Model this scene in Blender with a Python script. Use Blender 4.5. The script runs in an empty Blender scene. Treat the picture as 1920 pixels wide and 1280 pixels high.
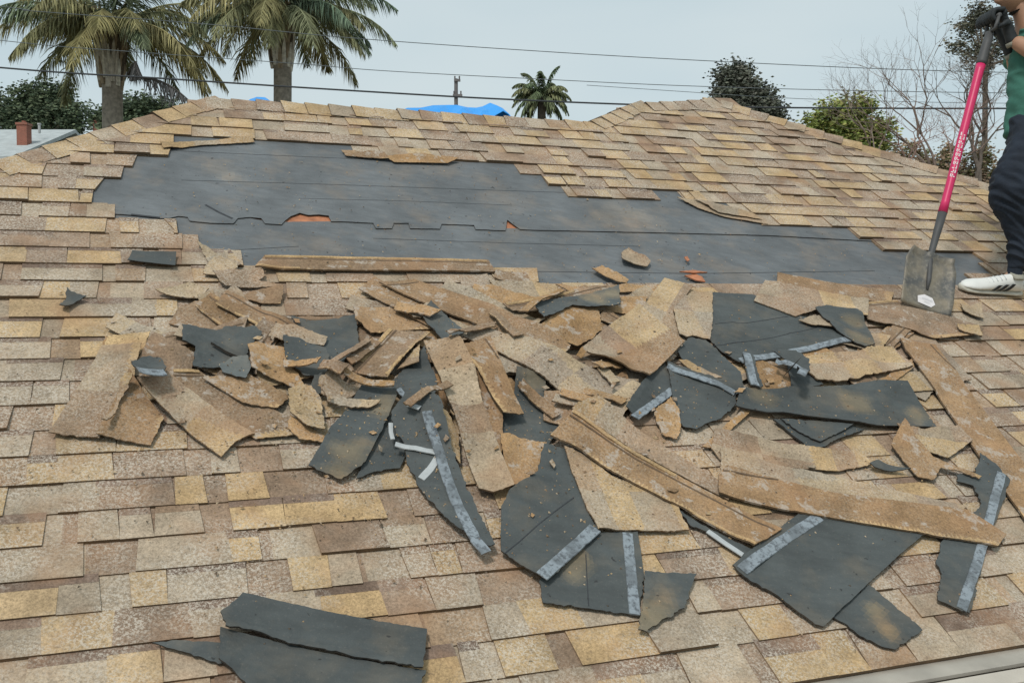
import bpy, bmesh, math, random
import numpy as np
from mathutils import Vector, noise, Matrix
from mathutils.geometry import delaunay_2d_cdt
PI = math.pi
rnd = random.Random(7)
S = bpy.context.scene
COL = S.collection

# ------------------------------------------------------------------ camera, world, sun, exposure
F, CX, CY, ZC = 1850.0, 960.0, 640.0, 3.6
PITCH = math.atan(80 / F)
cam = bpy.data.cameras.new('camera'); camo = bpy.data.objects.new('camera', cam); COL.objects.link(camo)
camo.location = (0, 0, ZC); camo.rotation_euler = (PI / 2 - PITCH, 0, 0)
cam.sensor_width = 36; cam.lens = 36 * F / 1920; cam.clip_start = .05; cam.clip_end = 3000
S.camera = camo
S.view_settings.view_transform = 'Standard'; S.view_settings.look = 'None'
S.view_settings.exposure = 0.14; S.view_settings.gamma = 1
W = bpy.data.worlds.new('World'); S.world = W; W.use_nodes = True
SUN_EL, SUN_AZ = math.radians(52), math.radians(200)     # sun behind cloud, high and behind the camera
nt = W.node_tree; nt.nodes.clear()
sky = nt.nodes.new('ShaderNodeTexSky'); sky.sky_type = 'NISHITA'; sky.sun_disc = False
sky.sun_elevation = SUN_EL; sky.sun_rotation = SUN_AZ; sky.air_density = 1.0; sky.dust_density = 3.0
tcw = nt.nodes.new('ShaderNodeTexCoord'); mp = nt.nodes.new('ShaderNodeMapping'); mp.inputs['Scale'].default_value = (1, 1, 3.2)
nz = nt.nodes.new('ShaderNodeTexNoise'); nz.inputs['Scale'].default_value = 2.2; nz.inputs['Detail'].default_value = 3; nz.inputs['Roughness'].default_value = .45
cr = nt.nodes.new('ShaderNodeValToRGB')
cr.color_ramp.elements[0].position = .32; cr.color_ramp.elements[0].color = (4.95, 6.15, 6.6, 1)
cr.color_ramp.elements[1].position = .68; cr.color_ramp.elements[1].color = (6.3, 7.1, 7.2, 1)
mx = nt.nodes.new('ShaderNodeMix'); mx.data_type = 'RGBA'; mx.inputs[0].default_value = .86
bg = nt.nodes.new('ShaderNodeBackground'); bg.inputs['Strength'].default_value = .1
wo = nt.nodes.new('ShaderNodeOutputWorld')
nt.links.new(tcw.outputs['Generated'], mp.inputs[0]); nt.links.new(mp.outputs[0], nz.inputs['Vector'])
nt.links.new(nz.outputs['Fac'], cr.inputs[0]); nt.links.new(sky.outputs[0], mx.inputs['A']); nt.links.new(cr.outputs[0], mx.inputs['B'])
nt.links.new(mx.outputs['Result'], bg.inputs[0]); nt.links.new(bg.outputs[0], wo.inputs[0])
sl = bpy.data.lights.new('sun', 'SUN'); sl.energy = 1.75; sl.angle = math.radians(9); sl.color = (1, .955, .9)
so = bpy.data.objects.new('sun', sl); COL.objects.link(so)
sd = Vector((math.sin(SUN_AZ) * math.cos(SUN_EL), math.cos(SUN_AZ) * math.cos(SUN_EL), math.sin(SUN_EL)))
so.rotation_euler = sd.to_track_quat('Z', 'Y').to_euler(); so.location = (0, -5, 12)

# ------------------------------------------------------------------ view / roof frame maths
FW = Vector((0, math.cos(PITCH), -math.sin(PITCH))); UP = Vector((0, math.sin(PITCH), math.cos(PITCH))); RT = Vector((1, 0, 0))
CAM = Vector((0, 0, ZC))
NL = math.sqrt(.24 ** 2 + 1 + (1262 / F) ** 2)
N = (RT * .24 + UP - FW * (1262 / F)) / NL
HP = 2.70 / NL
def ray(x, y): return RT * ((x - CX) / F) - UP * ((y - CY) / F) + FW
def atp(x, y, k=0.0):
    r = ray(x, y); return CAM + r * ((-HP + k) / N.dot(r))
def atd(x, y, d): return CAM + ray(x, y) * d             # a point d metres in front of the lens plane
U = Vector((0, 0, 1)).cross(N).normalized()
if U.x < 0: U = -U
V = N.cross(U)
if V.z < 0: V = -V
O = atp(1440, 1280)
def R(u, v, k=0.0): return O + U * u + V * v + N * k      # roof coordinates -> world
def uv(x, y, k=0.0):
    p = atp(x, y, k) - O; return (p.dot(U), p.dot(V))

# ------------------------------------------------------------------ helpers
def link(name, me, parent=None, mats=()):
    o = bpy.data.objects.new(name, me); COL.objects.link(o)
    for m in mats: me.materials.append(m)
    if parent: o.parent = parent
    return o
def tag(o, label=None, cat=None, group=None, kind=None):
    if label: o['label'] = label
    if cat: o['category'] = cat
    if group: o['group'] = group
    if kind: o['kind'] = kind
    return o
def empty(name, loc=(0, 0, 0)):
    o = bpy.data.objects.new(name, None); COL.objects.link(o); o.location = loc; o.empty_display_size = .2
    return o
def keep(o, parent):                                      # world-coordinates mesh under a moved parent
    o.parent = parent; o.matrix_parent_inverse = Matrix.Translation(-Vector(parent.location)); return o
class MB:
    def __init__(s): s.v = []; s.f = []; s.c = []; s.m = []
    def face(s, pts, col=None, mi=0):
        i = len(s.v); s.v += [tuple(p) for p in pts]; s.f.append(tuple(range(i, i + len(pts)))); s.c.append(col or (1, 1, 1)); s.m.append(mi)
    def box(s, o, a, b, c, col=None, mi=0):               # corner + three edge vectors
        o, a, b, c = map(Vector, (o, a, b, c)); P = [o, o + a, o + a + b, o + b, o + c, o + a + c, o + a + b + c, o + b + c]
        for q in ((0, 3, 2, 1), (4, 5, 6, 7), (0, 1, 5, 4), (1, 2, 6, 5), (2, 3, 7, 6), (3, 0, 4, 7)): s.face([P[k] for k in q], col, mi)
    def tube(s, pts, rad, seg=8, col=None, mi=0, cap=True):
        pts = [Vector(p) for p in pts]; rad = rad if isinstance(rad, (list, tuple)) else [rad] * len(pts)
        rings = []; prev = None
        for i, p in enumerate(pts):
            t = (pts[min(i + 1, len(pts) - 1)] - pts[max(i - 1, 0)]).normalized()
            a = prev if prev else (Vector((0, 0, 1)) if abs(t.z) < .9 else Vector((1, 0, 0)))
            a = (a - t * a.dot(t)).normalized(); prev = a; b = t.cross(a); base = len(s.v)
            for k in range(seg):
                an = 2 * PI * k / seg; s.v.append(tuple(p + (a * math.cos(an) + b * math.sin(an)) * rad[i]))
            rings.append(base)
        for i in range(len(rings) - 1):
            for k in range(seg):
                k2 = (k + 1) % seg; s.f.append((rings[i] + k, rings[i] + k2, rings[i + 1] + k2, rings[i + 1] + k)); s.c.append(col or (1, 1, 1)); s.m.append(mi)
        if cap:
            s.f.append(tuple(rings[0] + k for k in reversed(range(seg)))); s.c.append(col or (1, 1, 1)); s.m.append(mi)
            s.f.append(tuple(rings[-1] + k for k in range(seg))); s.c.append(col or (1, 1, 1)); s.m.append(mi)
    def loft(s, rings, col=None, mi=0, cap=True):         # rings: equal-length closed lists of points
        n = len(rings[0]); base = []
        for r in rings: base.append(len(s.v)); s.v += [tuple(p) for p in r]
        for i in range(len(rings) - 1):
            for k in range(n):
                k2 = (k + 1) % n; s.f.append((base[i] + k, base[i] + k2, base[i + 1] + k2, base[i + 1] + k)); s.c.append(col or (1, 1, 1)); s.m.append(mi)
        if cap:
            for b in (base[0], base[-1]): s.f.append(tuple(b + k for k in range(n))); s.c.append(col or (1, 1, 1)); s.m.append(mi)
    def build(s, name, mats, parent=None, origin=None, smooth=False, fix=False):
        me = bpy.data.meshes.new(name)
        o0 = Vector(origin) if origin is not None else Vector((0, 0, 0))
        vv = [tuple(Vector(p) - o0) for p in s.v] if origin is not None else s.v
        me.from_pydata(vv, [], s.f); 
        ca = me.color_attributes.new('Col', 'FLOAT_COLOR', 'CORNER')
        arr = []
        for f, c in zip(s.f, s.c): arr += (list(c[:3]) + [1.0]) * len(f)
        ca.data.foreach_set('color', arr)
        me.polygons.foreach_set('material_index', s.m)
        if smooth: me.polygons.foreach_set('use_smooth', [True] * len(s.f))
        if fix:
            bm = bmesh.new(); bm.from_mesh(me); bmesh.ops.remove_doubles(bm, verts=bm.verts, dist=1e-5); bmesh.ops.recalc_face_normals(bm, faces=bm.faces); bm.to_mesh(me); bm.free()
        me.update()
        o = link(name, me, None, mats if isinstance(mats, (list, tuple)) else [mats])
        o.location = o0
        if parent: keep(o, parent)
        return o

# ------------------------------------------------------------------ materials
def newmat(name):
    m = bpy.data.materials.new(name); m.use_nodes = True; t = m.node_tree; t.nodes.clear()
    out = t.nodes.new('ShaderNodeOutputMaterial'); b = t.nodes.new('ShaderNodeBsdfPrincipled'); t.links.new(b.outputs[0], out.inputs[0])
    return m, t, b
def nd(t, kind, **kw):
    n = t.nodes.new(kind)
    for k, v in kw.items():
        if k in n.inputs: n.inputs[k].default_value = v
        else: setattr(n, k, v)
    return n
def coord(t): return nd(t, 'ShaderNodeTexCoord').outputs['Object']
def wcoord(t):
    g = nd(t, 'ShaderNodeNewGeometry'); return g.outputs['Position']
def noi(t, vec, scale, detail=4, rough=.55):
    n = nd(t, 'ShaderNodeTexNoise', Scale=scale, Detail=detail, Roughness=rough); t.links.new(vec, n.inputs['Vector']); return n.outputs['Fac']
def ramp(t, fac, stops):
    n = nd(t, 'ShaderNodeValToRGB'); r = n.color_ramp
    while len(r.elements) < len(stops): r.elements.new(.5)
    for e, (p, c) in zip(r.elements, stops):
        e.position = p; e.color = (c, c, c, 1) if isinstance(c, (int, float)) else (*c, 1)
    t.links.new(fac, n.inputs[0]); return n.outputs[0]
def mixc(t, fac, a, b, mode='MIX'):
    n = nd(t, 'ShaderNodeMix', data_type='RGBA', blend_type=mode)
    for sock, val in ((n.inputs[0], fac), (n.inputs['A'], a), (n.inputs['B'], b)):
        if hasattr(val, 'links'): t.links.new(val, sock)
        elif isinstance(val, (int, float)): sock.default_value = val
        else: sock.default_value = (*val, 1)
    return n.outputs['Result']
def mul(t, a, b):
    n = nd(t, 'ShaderNodeMath', operation='MULTIPLY')
    for s_, v in ((n.inputs[0], a), (n.inputs[1], b)):
        if hasattr(v, 'links'): t.links.new(v, s_)
        else: s_.default_value = v
    return n.outputs[0]
def bump(t, b, h, strength, dist):
    n = nd(t, 'ShaderNodeBump', Strength=strength, Distance=dist); t.links.new(h, n.inputs['Height']); t.links.new(n.outputs[0], b.inputs['Normal'])
def attr(t, name='Col'): return nd(t, 'ShaderNodeVertexColor', layer_name=name).outputs[0]

def granule_mat(name, crust=.5, blotch=0.0, speck=1.0):
    m, t, b = newmat(name); p = wcoord(t); c = attr(t)
    n1 = noi(t, p, 9, 5, .6); c = mixc(t, 1.0, c, ramp(t, n1, [(.3, .72), (.7, 1.22)]), 'MULTIPLY')
    n2 = noi(t, p, 125, 4, .85); c = mixc(t, 1.0, c, ramp(t, n2, [(.33, .60), (.5, 1.0), (.68, 1.42)]), 'MULTIPLY')
    nh = noi(t, p, 5.5, 3); c = mixc(t, mul(t, ramp(t, nh, [(.48, 0.0), (.66, 1.0)]), .35), c, (.40, .235, .135))     # rusty tint
    nw = mul(t, ramp(t, noi(t, p, 3.6, 4), [(.40, 0.0), (.56, 1.0)]), ramp(t, noi(t, p, 120, 4, .85), [(.49, 0.0), (.56, 1.0)]))
    c = mixc(t, mul(t, nw, crust), c, (.60, .56, .50))                                                           # bleached granule crust
    nd2 = mul(t, ramp(t, noi(t, p, 70, 2), [(.62, 0.0), (.70, 1.0)]), .4 * speck); c = mixc(t, nd2, c, (.14, .11, .085))
    if blotch:
        nb = ramp(t, noi(t, p, 15, 4, .65), [(.56, 0.0), (.61, 1.0)]); nb = mul(t, nb, ramp(t, noi(t, p, 110, 2), [(.35, .3), (.6, 1.0)]))
        c = mixc(t, mul(t, nb, blotch), c, (.47, .43, .39))
    c = mixc(t, 1.0, c, (.955, .915, .855), 'MULTIPLY')
    t.links.new(c, b.inputs['Base Color']); b.inputs['Roughness'].default_value = .95; b.inputs['Specular IOR Level'].default_value = .2
    bump(t, b, noi(t, p, 260, 2, .7), .5, .002); return m
M = {}
M['roof'] = granule_mat('roof_granules', .75)
M['tan'] = granule_mat('scrap_granules', .45)
M['nail'] = granule_mat('nail_zone_granules', .25, .8)
def dark_mat(name, base, dirt, dirtamt, rough=.75, edge=None):
    m, t, b = newmat(name); p = wcoord(t)
    n1 = noi(t, p, 3.5, 4); c = mixc(t, ramp(t, n1, [(.35, 0.0), (.65, 1.0)]), tuple(x * .82 for x in base), tuple(x * 1.15 for x in base))
    c = mixc(t, mul(t, ramp(t, noi(t, p, 5.5, 5, .6), [(.50, 0.0), (.66, 1.0)]), dirtamt), c, dirt)
    c = mixc(t, mul(t, ramp(t, noi(t, p, 120, 3, .7), [(.58, 0.0), (.7, 1.0)]), .25), c, (.2, .18, .155))
    mpx = nd(t, 'ShaderNodeMapping'); mpx.inputs['Scale'].default_value = (.35, 1.2, 1.2); mpx.inputs['Rotation'].default_value = (0, 0, -.36); t.links.new(p, mpx.inputs[0])
    c = mixc(t, 1.0, c, ramp(t, noi(t, mpx.outputs[0], 26, 6, .65), [(.3, .86), (.5, 1.0), (.72, 1.16)]), 'MULTIPLY')
    c = mixc(t, mul(t, ramp(t, noi(t, p, 38, 2), [(.71, 0.0), (.74, 1.0)]), .8), c, (.03, .03, .03))
    c = mixc(t, 1.0, c, attr(t), 'MULTIPLY')
    t.links.new(c, b.inputs['Base Color']); b.inputs['Roughness'].default_value = rough; b.inputs['Specular IOR Level'].default_value = .3
    hh = nd(t, 'ShaderNodeMath', operation='ADD'); t.links.new(noi(t, p, 45, 5, .65), hh.inputs[0]); t.links.new(mul(t, noi(t, mpx.outputs[0], 5, 3, .6), 3.0), hh.inputs[1]); bump(t, b, hh.outputs[0], .45, .006); return m
M['dark'] = dark_mat('asphalt_back', (.074, .083, .082), (.20, .16, .11), .28)
M['felt'] = dark_mat('felt', (.134, .144, .150), (.22, .185, .15), .45, .62)
M['edge'] = dark_mat('asphalt_edge', (.05, .045, .04), (.1, .08, .06), .5)
def simple(name, col, rough=.6, nscale=8, namt=.2, metal=0, bumpd=0, obj=True, spec=.5):
    m, t, b = newmat(name); p = coord(t) if obj else wcoord(t)
    c = mixc(t, 1.0, (*col,), ramp(t, noi(t, p, nscale, 5), [(.3, 1 - namt), (.7, 1 + namt)]), 'MULTIPLY')
    t.links.new(c, b.inputs['Base Color']); b.inputs['Roughness'].default_value = rough; b.inputs['Metallic'].default_value = metal
    b.inputs['Specular IOR Level'].default_value = spec
    if bumpd: bump(t, b, noi(t, p, nscale * 6, 4), .5, bumpd)
    return m
def colored(name, rough=.8, nscale=3, namt=.25, trans=0):
    m, t, b = newmat(name); p = wcoord(t)
    c = mixc(t, 1.0, attr(t), ramp(t, noi(t, p, nscale, 4), [(.3, 1 - namt), (.7, 1 + namt)]), 'MULTIPLY')
    t.links.new(c, b.inputs['Base Color']); b.inputs['Roughness'].default_value = rough; b.inputs['Specular IOR Level'].default_value = .3
    return m
M['leaf'] = colored('foliage', .7); M['bark'] = colored('bark', .9, 14, .35)
M['ply'] = granule_mat('laminated_edge', .15); M['groove'] = simple('groove', (.13, .085, .05), .9, 30, .3, obj=False)
M['sealant'] = simple('sealant_strip', (.20, .235, .265), .38, 40, .45, 0, .001, False)
m, t, b = newmat('sealant_patchy'); p = wcoord(t); c = mixc(t, ramp(t, noi(t, p, 55, 5, .75), [(.40, 0.0), (.52, 1.0)]), (.10, .11, .12), (.25, .285, .31)); c = mixc(t, mul(t, ramp(t, noi(t, p, 9, 3), [(.52, 0.0), (.6, 1.0)]), .6), c, (.09, .10, .105))
t.links.new(c, b.inputs['Base Color']); b.inputs['Roughness'].default_value = .35; bump(t, b, noi(t, p, 90, 3), .6, .002); M['sealant'] = m
M['film'] = simple('release_film', (.42, .44, .44), .5, 20, .15, 0, .001, False)
M['wood'] = simple('bare_wood', (.42, .17, .085), .8, 22, .35, 0, .001, False)
M['seam'] = simple('seam', (.03, .033, .037), .7, 30, .3, obj=False)
M['gutter'] = simple('gutter_metal', (.40, .365, .31), .6, 6, .18, .1, obj=False)
M['gutterlip'] = simple('gutter_lip', (.50, .45, .38), .6, 6, .12, 0, obj=False)
M['tarp'] = simple('blue_tarp', (.02, .31, .80), .5, 2, .15, 0, .004, False)
M['wire'] = simple('wire', (.035, .04, .045), .7)
M['wire2'] = simple('thin_wire', (.11, .13, .14), .7)
M['wall'] = simple('stucco', (.42, .38, .32), .9, 5, .1, 0, .003)
M['paleroof'] = simple('pale_roof', (.40, .43, .43), .9, 5, .15, 0, .003)
M['ground'] = simple('ground', (.12, .11, .07), .95, .8, .4)
M['glass'] = simple('window_glass', (.05, .06, .07), .1)
M['pole'] = simple('pole_wood', (.16, .15, .15), .9)
# brick
m, t, b = newmat('brick'); p = coord(t); br = nd(t, 'ShaderNodeTexBrick', Scale=9.0); mpn = nd(t, 'ShaderNodeMapping'); mpn.inputs['Rotation'].default_value = (PI / 2, 0, 0)
t.links.new(p, mpn.inputs[0]); t.links.new(mpn.outputs[0], br.inputs['Vector']); br.inputs['Color1'].default_value = (.33, .115, .075, 1); br.inputs['Color2'].default_value = (.25, .09, .06, 1); br.inputs['Mortar'].default_value = (.28, .18, .14, 1)
t.links.new(br.outputs[0], b.inputs['Base Color']); b.inputs['Roughness'].default_value = .9; M['brick'] = m

# ------------------------------------------------------------------ ground
g = MB(); g.face([(-900, -900, 0), (900, -900, 0), (900, 900, 0), (-900, 900, 0)])
tag(g.build('ground', M['ground']), kind='structure')

# ------------------------------------------------------------------ the stripped house roof
T1, T2, T3 = (0, 0, 2.977), (640, 0, 2.977), (1280, 0, 2.977)
LL, MM, NN, RR = (0, 400, 2.783), (560, 430, 2.977), (1040, 460, 3.2), (1400, 460, 3.2)
BL, BM_, BN, BR, ZZ, FF = (0, 820, 2.783), (560, 780, 2.782), (960, 780, 2.783), (1340, 780, 2.56), (60, 600, 4.92), (0, 0, 1)
def px(c, pts): return [(c[0] + x / c[2], c[1] + y / c[2]) for x, y in pts]
E_ = .121; PH = .009
LHIP = [(-2.058, 2.828), (-1.215, 3.629)]
TOPPX = [(0, 305), (130, 262), (215, 228), (300, 205), (385, 187), (740, 206), (1100, 225), (1180, 198), (1340, 187), (1460, 222), (1600, 266), (1850, 346)]
top = [uv(q[0], q[1] + 5) for q in TOPPX]
# hips straightened and run on down to the eave; ridges level
k1 = (top[4][1] - top[0][1]) / (top[4][0] - top[0][0])
PL = top[4]; BLc = (PL[0] - (PL[1] + .02) / k1, -.02)
PR = top[8]; k2 = (top[11][1] - PR[1]) / (top[11][0] - PR[0]); BRc = (PR[0] - (PR[1] + .02) / k2, -.02)
ridge = [BLc, PL, (top[6][0], PL[1] + .03), (top[7][0], top[7][1]), PR, BRc]
def vtop(u):
    for a, b_ in zip(ridge, ridge[1:]):
        if a[0] <= u <= b_[0]: return a[1] + (b_[1] - a[1]) * (u - a[0]) / (b_[0] - a[0])
    return -1
def seg_at(u):
    for a, b_ in zip(ridge, ridge[1:]):
        if a[0] <= u <= b_[0]: return a, b_
    return (ridge[0], ridge[1]) if u < ridge[0][0] else (ridge[-2], ridge[-1])
def clip_top(poly, seg):                                  # keep what lies under the roof edge
    (ax, ay), (bx, by) = seg; out = []
    d = lambda q: (bx - ax) * (q[1] - ay) - (by - ay) * (q[0] - ax)
    for i in range(len(poly)):
        p, q = poly[i], poly[(i + 1) % len(poly)]; dp, dq = d(p), d(q)
        if dp <= 0: out.append(p)
        if dp * dq < 0:
            s = dp / (dp - dq); out.append(tuple(p[j] + (q[j] - p[j]) * s for j in range(len(p))))
    return out
bare1 = px(FF, [(165, 350), (215, 337), (232, 313), (242, 297), (319, 288), (292, 273), (370, 259), (460, 264), (537, 268), (638, 281), (760, 300), (855, 304), (942, 306), (962, 322), (994, 323), (1003, 342), (1057, 341), (1077, 369), (1144, 369), (1278, 368), (1314, 386), (1404, 400), (1441, 420), (1560, 432), (1660, 464), (1740, 471), (1850, 490), (1790, 545), (1680, 548), (1050, 541), (985, 512), (925, 495), (490, 490), (452, 500), (430, 490), (390, 465), (380, 445), (330, 430), (320, 411), (215, 400), (165, 385)])
bare2 = px(FF, [(450, 266), (462, 241), (500, 240), (505, 250), (585, 256), (600, 262), (590, 274)])
bareuv = [np.array([uv(*q) for q in P_]) for P_ in (bare1,)]
def inside(poly, X, Y):
    X = np.asarray(X, float); Y = np.asarray(Y, float); r = np.zeros(X.shape, bool); n_ = len(poly)
    for i in range(n_):
        x1, y1 = poly[i]; x2, y2 = poly[(i + 1) % n_]
        if y1 == y2: continue
        c = ((y1 > Y) != (y2 > Y)) & (X < (x2 - x1) * (Y - y1) / (y2 - y1) + x1); r ^= c
    return r
def is_bare(u, v): return any(bool(inside(P_, u, v)) for P_ in bareuv)

house = empty('stripped_roof_house', R(0, 0)); tag(house, 'hip roofed house with brown tan asphalt shingles, half torn off to dark felt', 'house')
TAN = [(.56, .41, .23), (.54, .385, .21), (.58, .43, .25), (.52, .39, .24)]
BRN = [(.34, .245, .19), (.29, .21, .165), (.32, .235, .185), (.40, .285, .20), (.28, .205, .165)]
GRY = [(.42, .36, .29), (.45, .385, .31), (.38, .33, .27), (.47, .40, .315)]
def tabcol(v, r=rnd):
    g_ = .42 if v < 2.0 else .2
    x = r.random()
    c = r.choice(GRY) if x < g_ else (r.choice(TAN) if x < g_ + (.33 if v < 2 else .47) else r.choice(BRN))
    k = r.uniform(.78, .93); return tuple((a * .76 + b2 * .24) * k for a, b2 in zip(c, (.45, .335, .215)))
sh = MB()
nrow = int(4.7 / E_) + 2
def course_quad(u0, u1, v0, v1, nf, nb, col, seg, slant=0.0, sl1=0.0, wav=.0):
    poly = [(u0, v0, nf), (u1, v0 + wav, nf), (u1 + sl1, v1, nb), (u0 + slant, v1, nb)]
    poly = clip_top(poly, seg)
    if len(poly) < 3: return
    sh.face([R(*q) for q in poly], col)
    # exposed butt edge and ends: raw asphalt mat
    if poly[0][1] < v1 - .02 and abs(poly[0][1] - v0) < 1e-6 and abs(poly[1][1] - v0 - wav) < 1e-6:
        a, b_ = poly[0], poly[1]
        sh.face([R(a[0], a[1], a[2] - .012), R(b_[0], b_[1], b_[2] - .012), R(*b_), R(*a)], (2.6, 1.95, 1.35), 1)
        for q, w in ((a, poly[-1]), (b_, poly[2])):
            sh.face([R(q[0], q[1], q[2] - .012), R(*q), R(*w), R(w[0], w[1], w[2] - .012)], (4.6, 3.6, 2.6), 1)
for k in range(nrow):
    v0 = k * E_ + PH - (0 if k else .03); v1 = (k + 1) * E_ + PH + .012
    vc = v0 + E_ * .55
    # runs of intact roof on this course
    us = np.arange(-5.2, 7.8, .02); ok = np.array([vtop(u) > v0 + .004 for u in us])
    for P_ in bareuv: ok &= ~inside(P_, us, np.full(us.shape, vc))
    runs = []; st = None
    for i, o_ in enumerate(ok):
        if o_ and st is None: st = us[i]
        if (not o_ or i == len(ok) - 1) and st is not None: runs.append((st, us[i])); st = None
    for (a, b_) in runs:
        if a > -5.1 and is_bare(a - .03, vc): a += rnd.uniform(-.05, .05)
        if is_bare(b_ + .03, vc): b_ += rnd.uniform(-.05, .05)
        # base layer
        u = a; col = tabcol(vc)
        while u < b_ - .005:
            w = min(rnd.uniform(.22, .5), b_ - u); sg = seg_at(u + w / 2)
            cB = rnd.choice(BRN if rnd.random() < .6 else GRY); kB = rnd.uniform(.80, .95); cB = tuple((x * .75 + y_ * .25) * kB for x, y_ in zip(cB, (.43, .32, .20)))
            course_quad(u, u + w, v0, v1, .0135, .008, cB, sg); u += w
        # upper laminated tabs
        u = a + rnd.uniform(-.1, .0)
        lift_phase = rnd.uniform(0, 9)
        col = tabcol(vc); gapn = 0
        while u < b_:
            w = rnd.choice((.08, .12, .15, .18, .22)) * rnd.uniform(.85, 1.15)
            isgap = rnd.random() < .30 and gapn == 0
            x0, x1 = max(u, a), min(u + w, b_)
            if not isgap:
                if x1 - x0 > .012:
                    lf = .0200 + .003 * noise.noise(Vector((x0 * 1.1, k * 3.1, 2))) + rnd.uniform(-.0006, .0006)
                    if rnd.random() < .06: lf += rnd.uniform(.003, .010)
                    sg = seg_at((x0 + x1) / 2); cc = tabcol(vc)
                    s0, s1 = rnd.uniform(-.012, .012), rnd.uniform(-.012, .012)
                    if x1 >= b_ - .001 and is_bare(b_ + .05, vc): s1 = rnd.uniform(-.06, .05)
                    if x0 <= a + .001 and a > -5 and is_bare(a - .05, vc): s0 = rnd.uniform(-.05, .06)
                    course_quad(x0, x1, v0 - .001 + rnd.uniform(-.0015, .0015), v1, lf, .0125 + rnd.uniform(0, .0005), cc, sg, s0, s1, rnd.uniform(-.0012, .0012))
                    if rnd.random() < .42:            # darker granule band along the top of the tab's exposed part
                        db = rnd.choice(BRN); kk = rnd.uniform(.55, .8); hb_ = rnd.uniform(.02, .036); fr = (E_ - hb_) / (v1 - v0)
                        za = lf + (.0125 - lf) * fr + .0006; vb = v0 + E_ - hb_
                        pl_ = clip_top([(x0 + s0 * fr, vb, za), (x1 + s1 * fr, vb, za), (x1 + s1, v1 - .004, .0137), (x0 + s0, v1 - .004, .0137)], sg)
                        if len(pl_) > 2: sh.face([R(*q) for q in pl_], tuple(x * kk for x in db))
                gapn = 0; u += w
            else: gapn = 1; u += w * rnd.uniform(.5, .9)
o = sh.build('shingle_covering', [M['roof'], M['edge']]); keep(o, house)

# hip and ridge caps: overlapping folded shingles along every top edge
caps = MB(); D2 = math.radians(33)
BACK = Vector((-V.x, V.y, 0)); hb = Vector((V.x, V.y, 0)).normalized()      # horizontal "into the house"
def otherside(seg):
    (ax, ay), (bx, by) = seg
    A_, B_ = R(ax, ay), R(bx, by); d = (B_ - A_).normalized()
    return d
def caps_along(a, b_, up_first):
    A_, B_ = R(a[0], a[1]), R(b_[0], b_[1]); L_ = (B_ - A_).length; d = (B_ - A_).normalized()
    inn = N.cross(d); inn = inn if inn.dot(V) < 0 or abs(inn.dot(U)) > .6 and inn.dot(-V) > 0 else -inn    # toward the front plane
    if inn.dot(V) > 0: inn = -inn
    outd = (-inn - N * (2 * max(-inn.dot(Vector((0, 0, 1))), .25))); outd = outd.normalized()
    n_ = int(L_ / .13)
    for i in range(n_ + 1):
        s = i * .13 if up_first else L_ - i * .13
        e = d if up_first else -d; st = A_ + d * s
        w = .115 + rnd.uniform(-.012, .012); le = .175; c = tabcol(3, rnd); lift = .029 + rnd.uniform(0, .010); sk = rnd.uniform(-.012, .012)
        f0, f1 = st + N * lift, st + e * le + N * .022
        P1 = f0 + inn * (w) - N * .014 + e * sk; P2 = f1 + inn * w - N * .008 + e * sk; Q1 = f0 + outd * w; Q2 = f1 + outd * w
        th = -N * .007
        caps.face([f0, f1, P2, P1], c); caps.face([f0, Q1, Q2, f1], c)
        caps.face([f0, P1, P1 + th, f0 + th], (.06, .05, .04)); caps.face([P1, P2, P2 + th, P1 + th], (.06, .05, .04)); caps.face([Q1, f0, f0 + th, Q1 + th], (.06, .05, .04))
caps_along(ridge[0], ridge[1], True); caps_along(ridge[1], ridge[2], True); caps_along(ridge[2], ridge[3], True)
caps_along(ridge[3], ridge[4], True); caps_along(ridge[4], ridge[5], False)
keep(caps.build('ridge_cap', M['roof']), house)

# deck below, other roof planes, walls
dk = MB(); dk.face([R(*q, -.004) for q in ridge]); keep(dk.build('roof_deck', M['wood']), house)
rest = MB(); zE = R(0, 0).z
pl, pr = R(*BLc, -.006), R(*BRc, -.006); depthH = 8.2
bl_, br_ = pl + hb * depthH, pr + hb * depthH
PLw, Sw, S2w, PRw = R(*PL, -.006), R(*ridge[2], -.006), R(*ridge[3], -.006), R(*PR, -.006)
cR = (.38, .29, .19)
rest.face([pl, PLw, bl_], cR); rest.face([pr, br_, PRw], cR); rest.face([PLw, Sw, bl_], cR); rest.face([Sw, S2w, PRw], cR); rest.face([Sw, PRw, br_, bl_], cR)
keep(rest.build('rear_roof', M['roof']), house)
wl = MB(); ins = .35
def wallring(z): 
    a = pl + U * .6 + hb * ins; b_ = pr - U * .6 + hb * ins; c = br_ - U * .6 - hb * ins; d = bl_ + U * .6 - hb * ins
    return [Vector((q.x, q.y, z)) for q in (a, b_, c, d)]
wl.loft([wallring(0), wallring(zE - .12)], cap=False); w_o = wl.build('wall', M['wall']); keep(w_o, house)
sf = MB(); sf.face([Vector((q.x, q.y, zE - .11)) for q in (pl, pr, br_, bl_)]); keep(sf.build('soffit', M['wall']), house)
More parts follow.
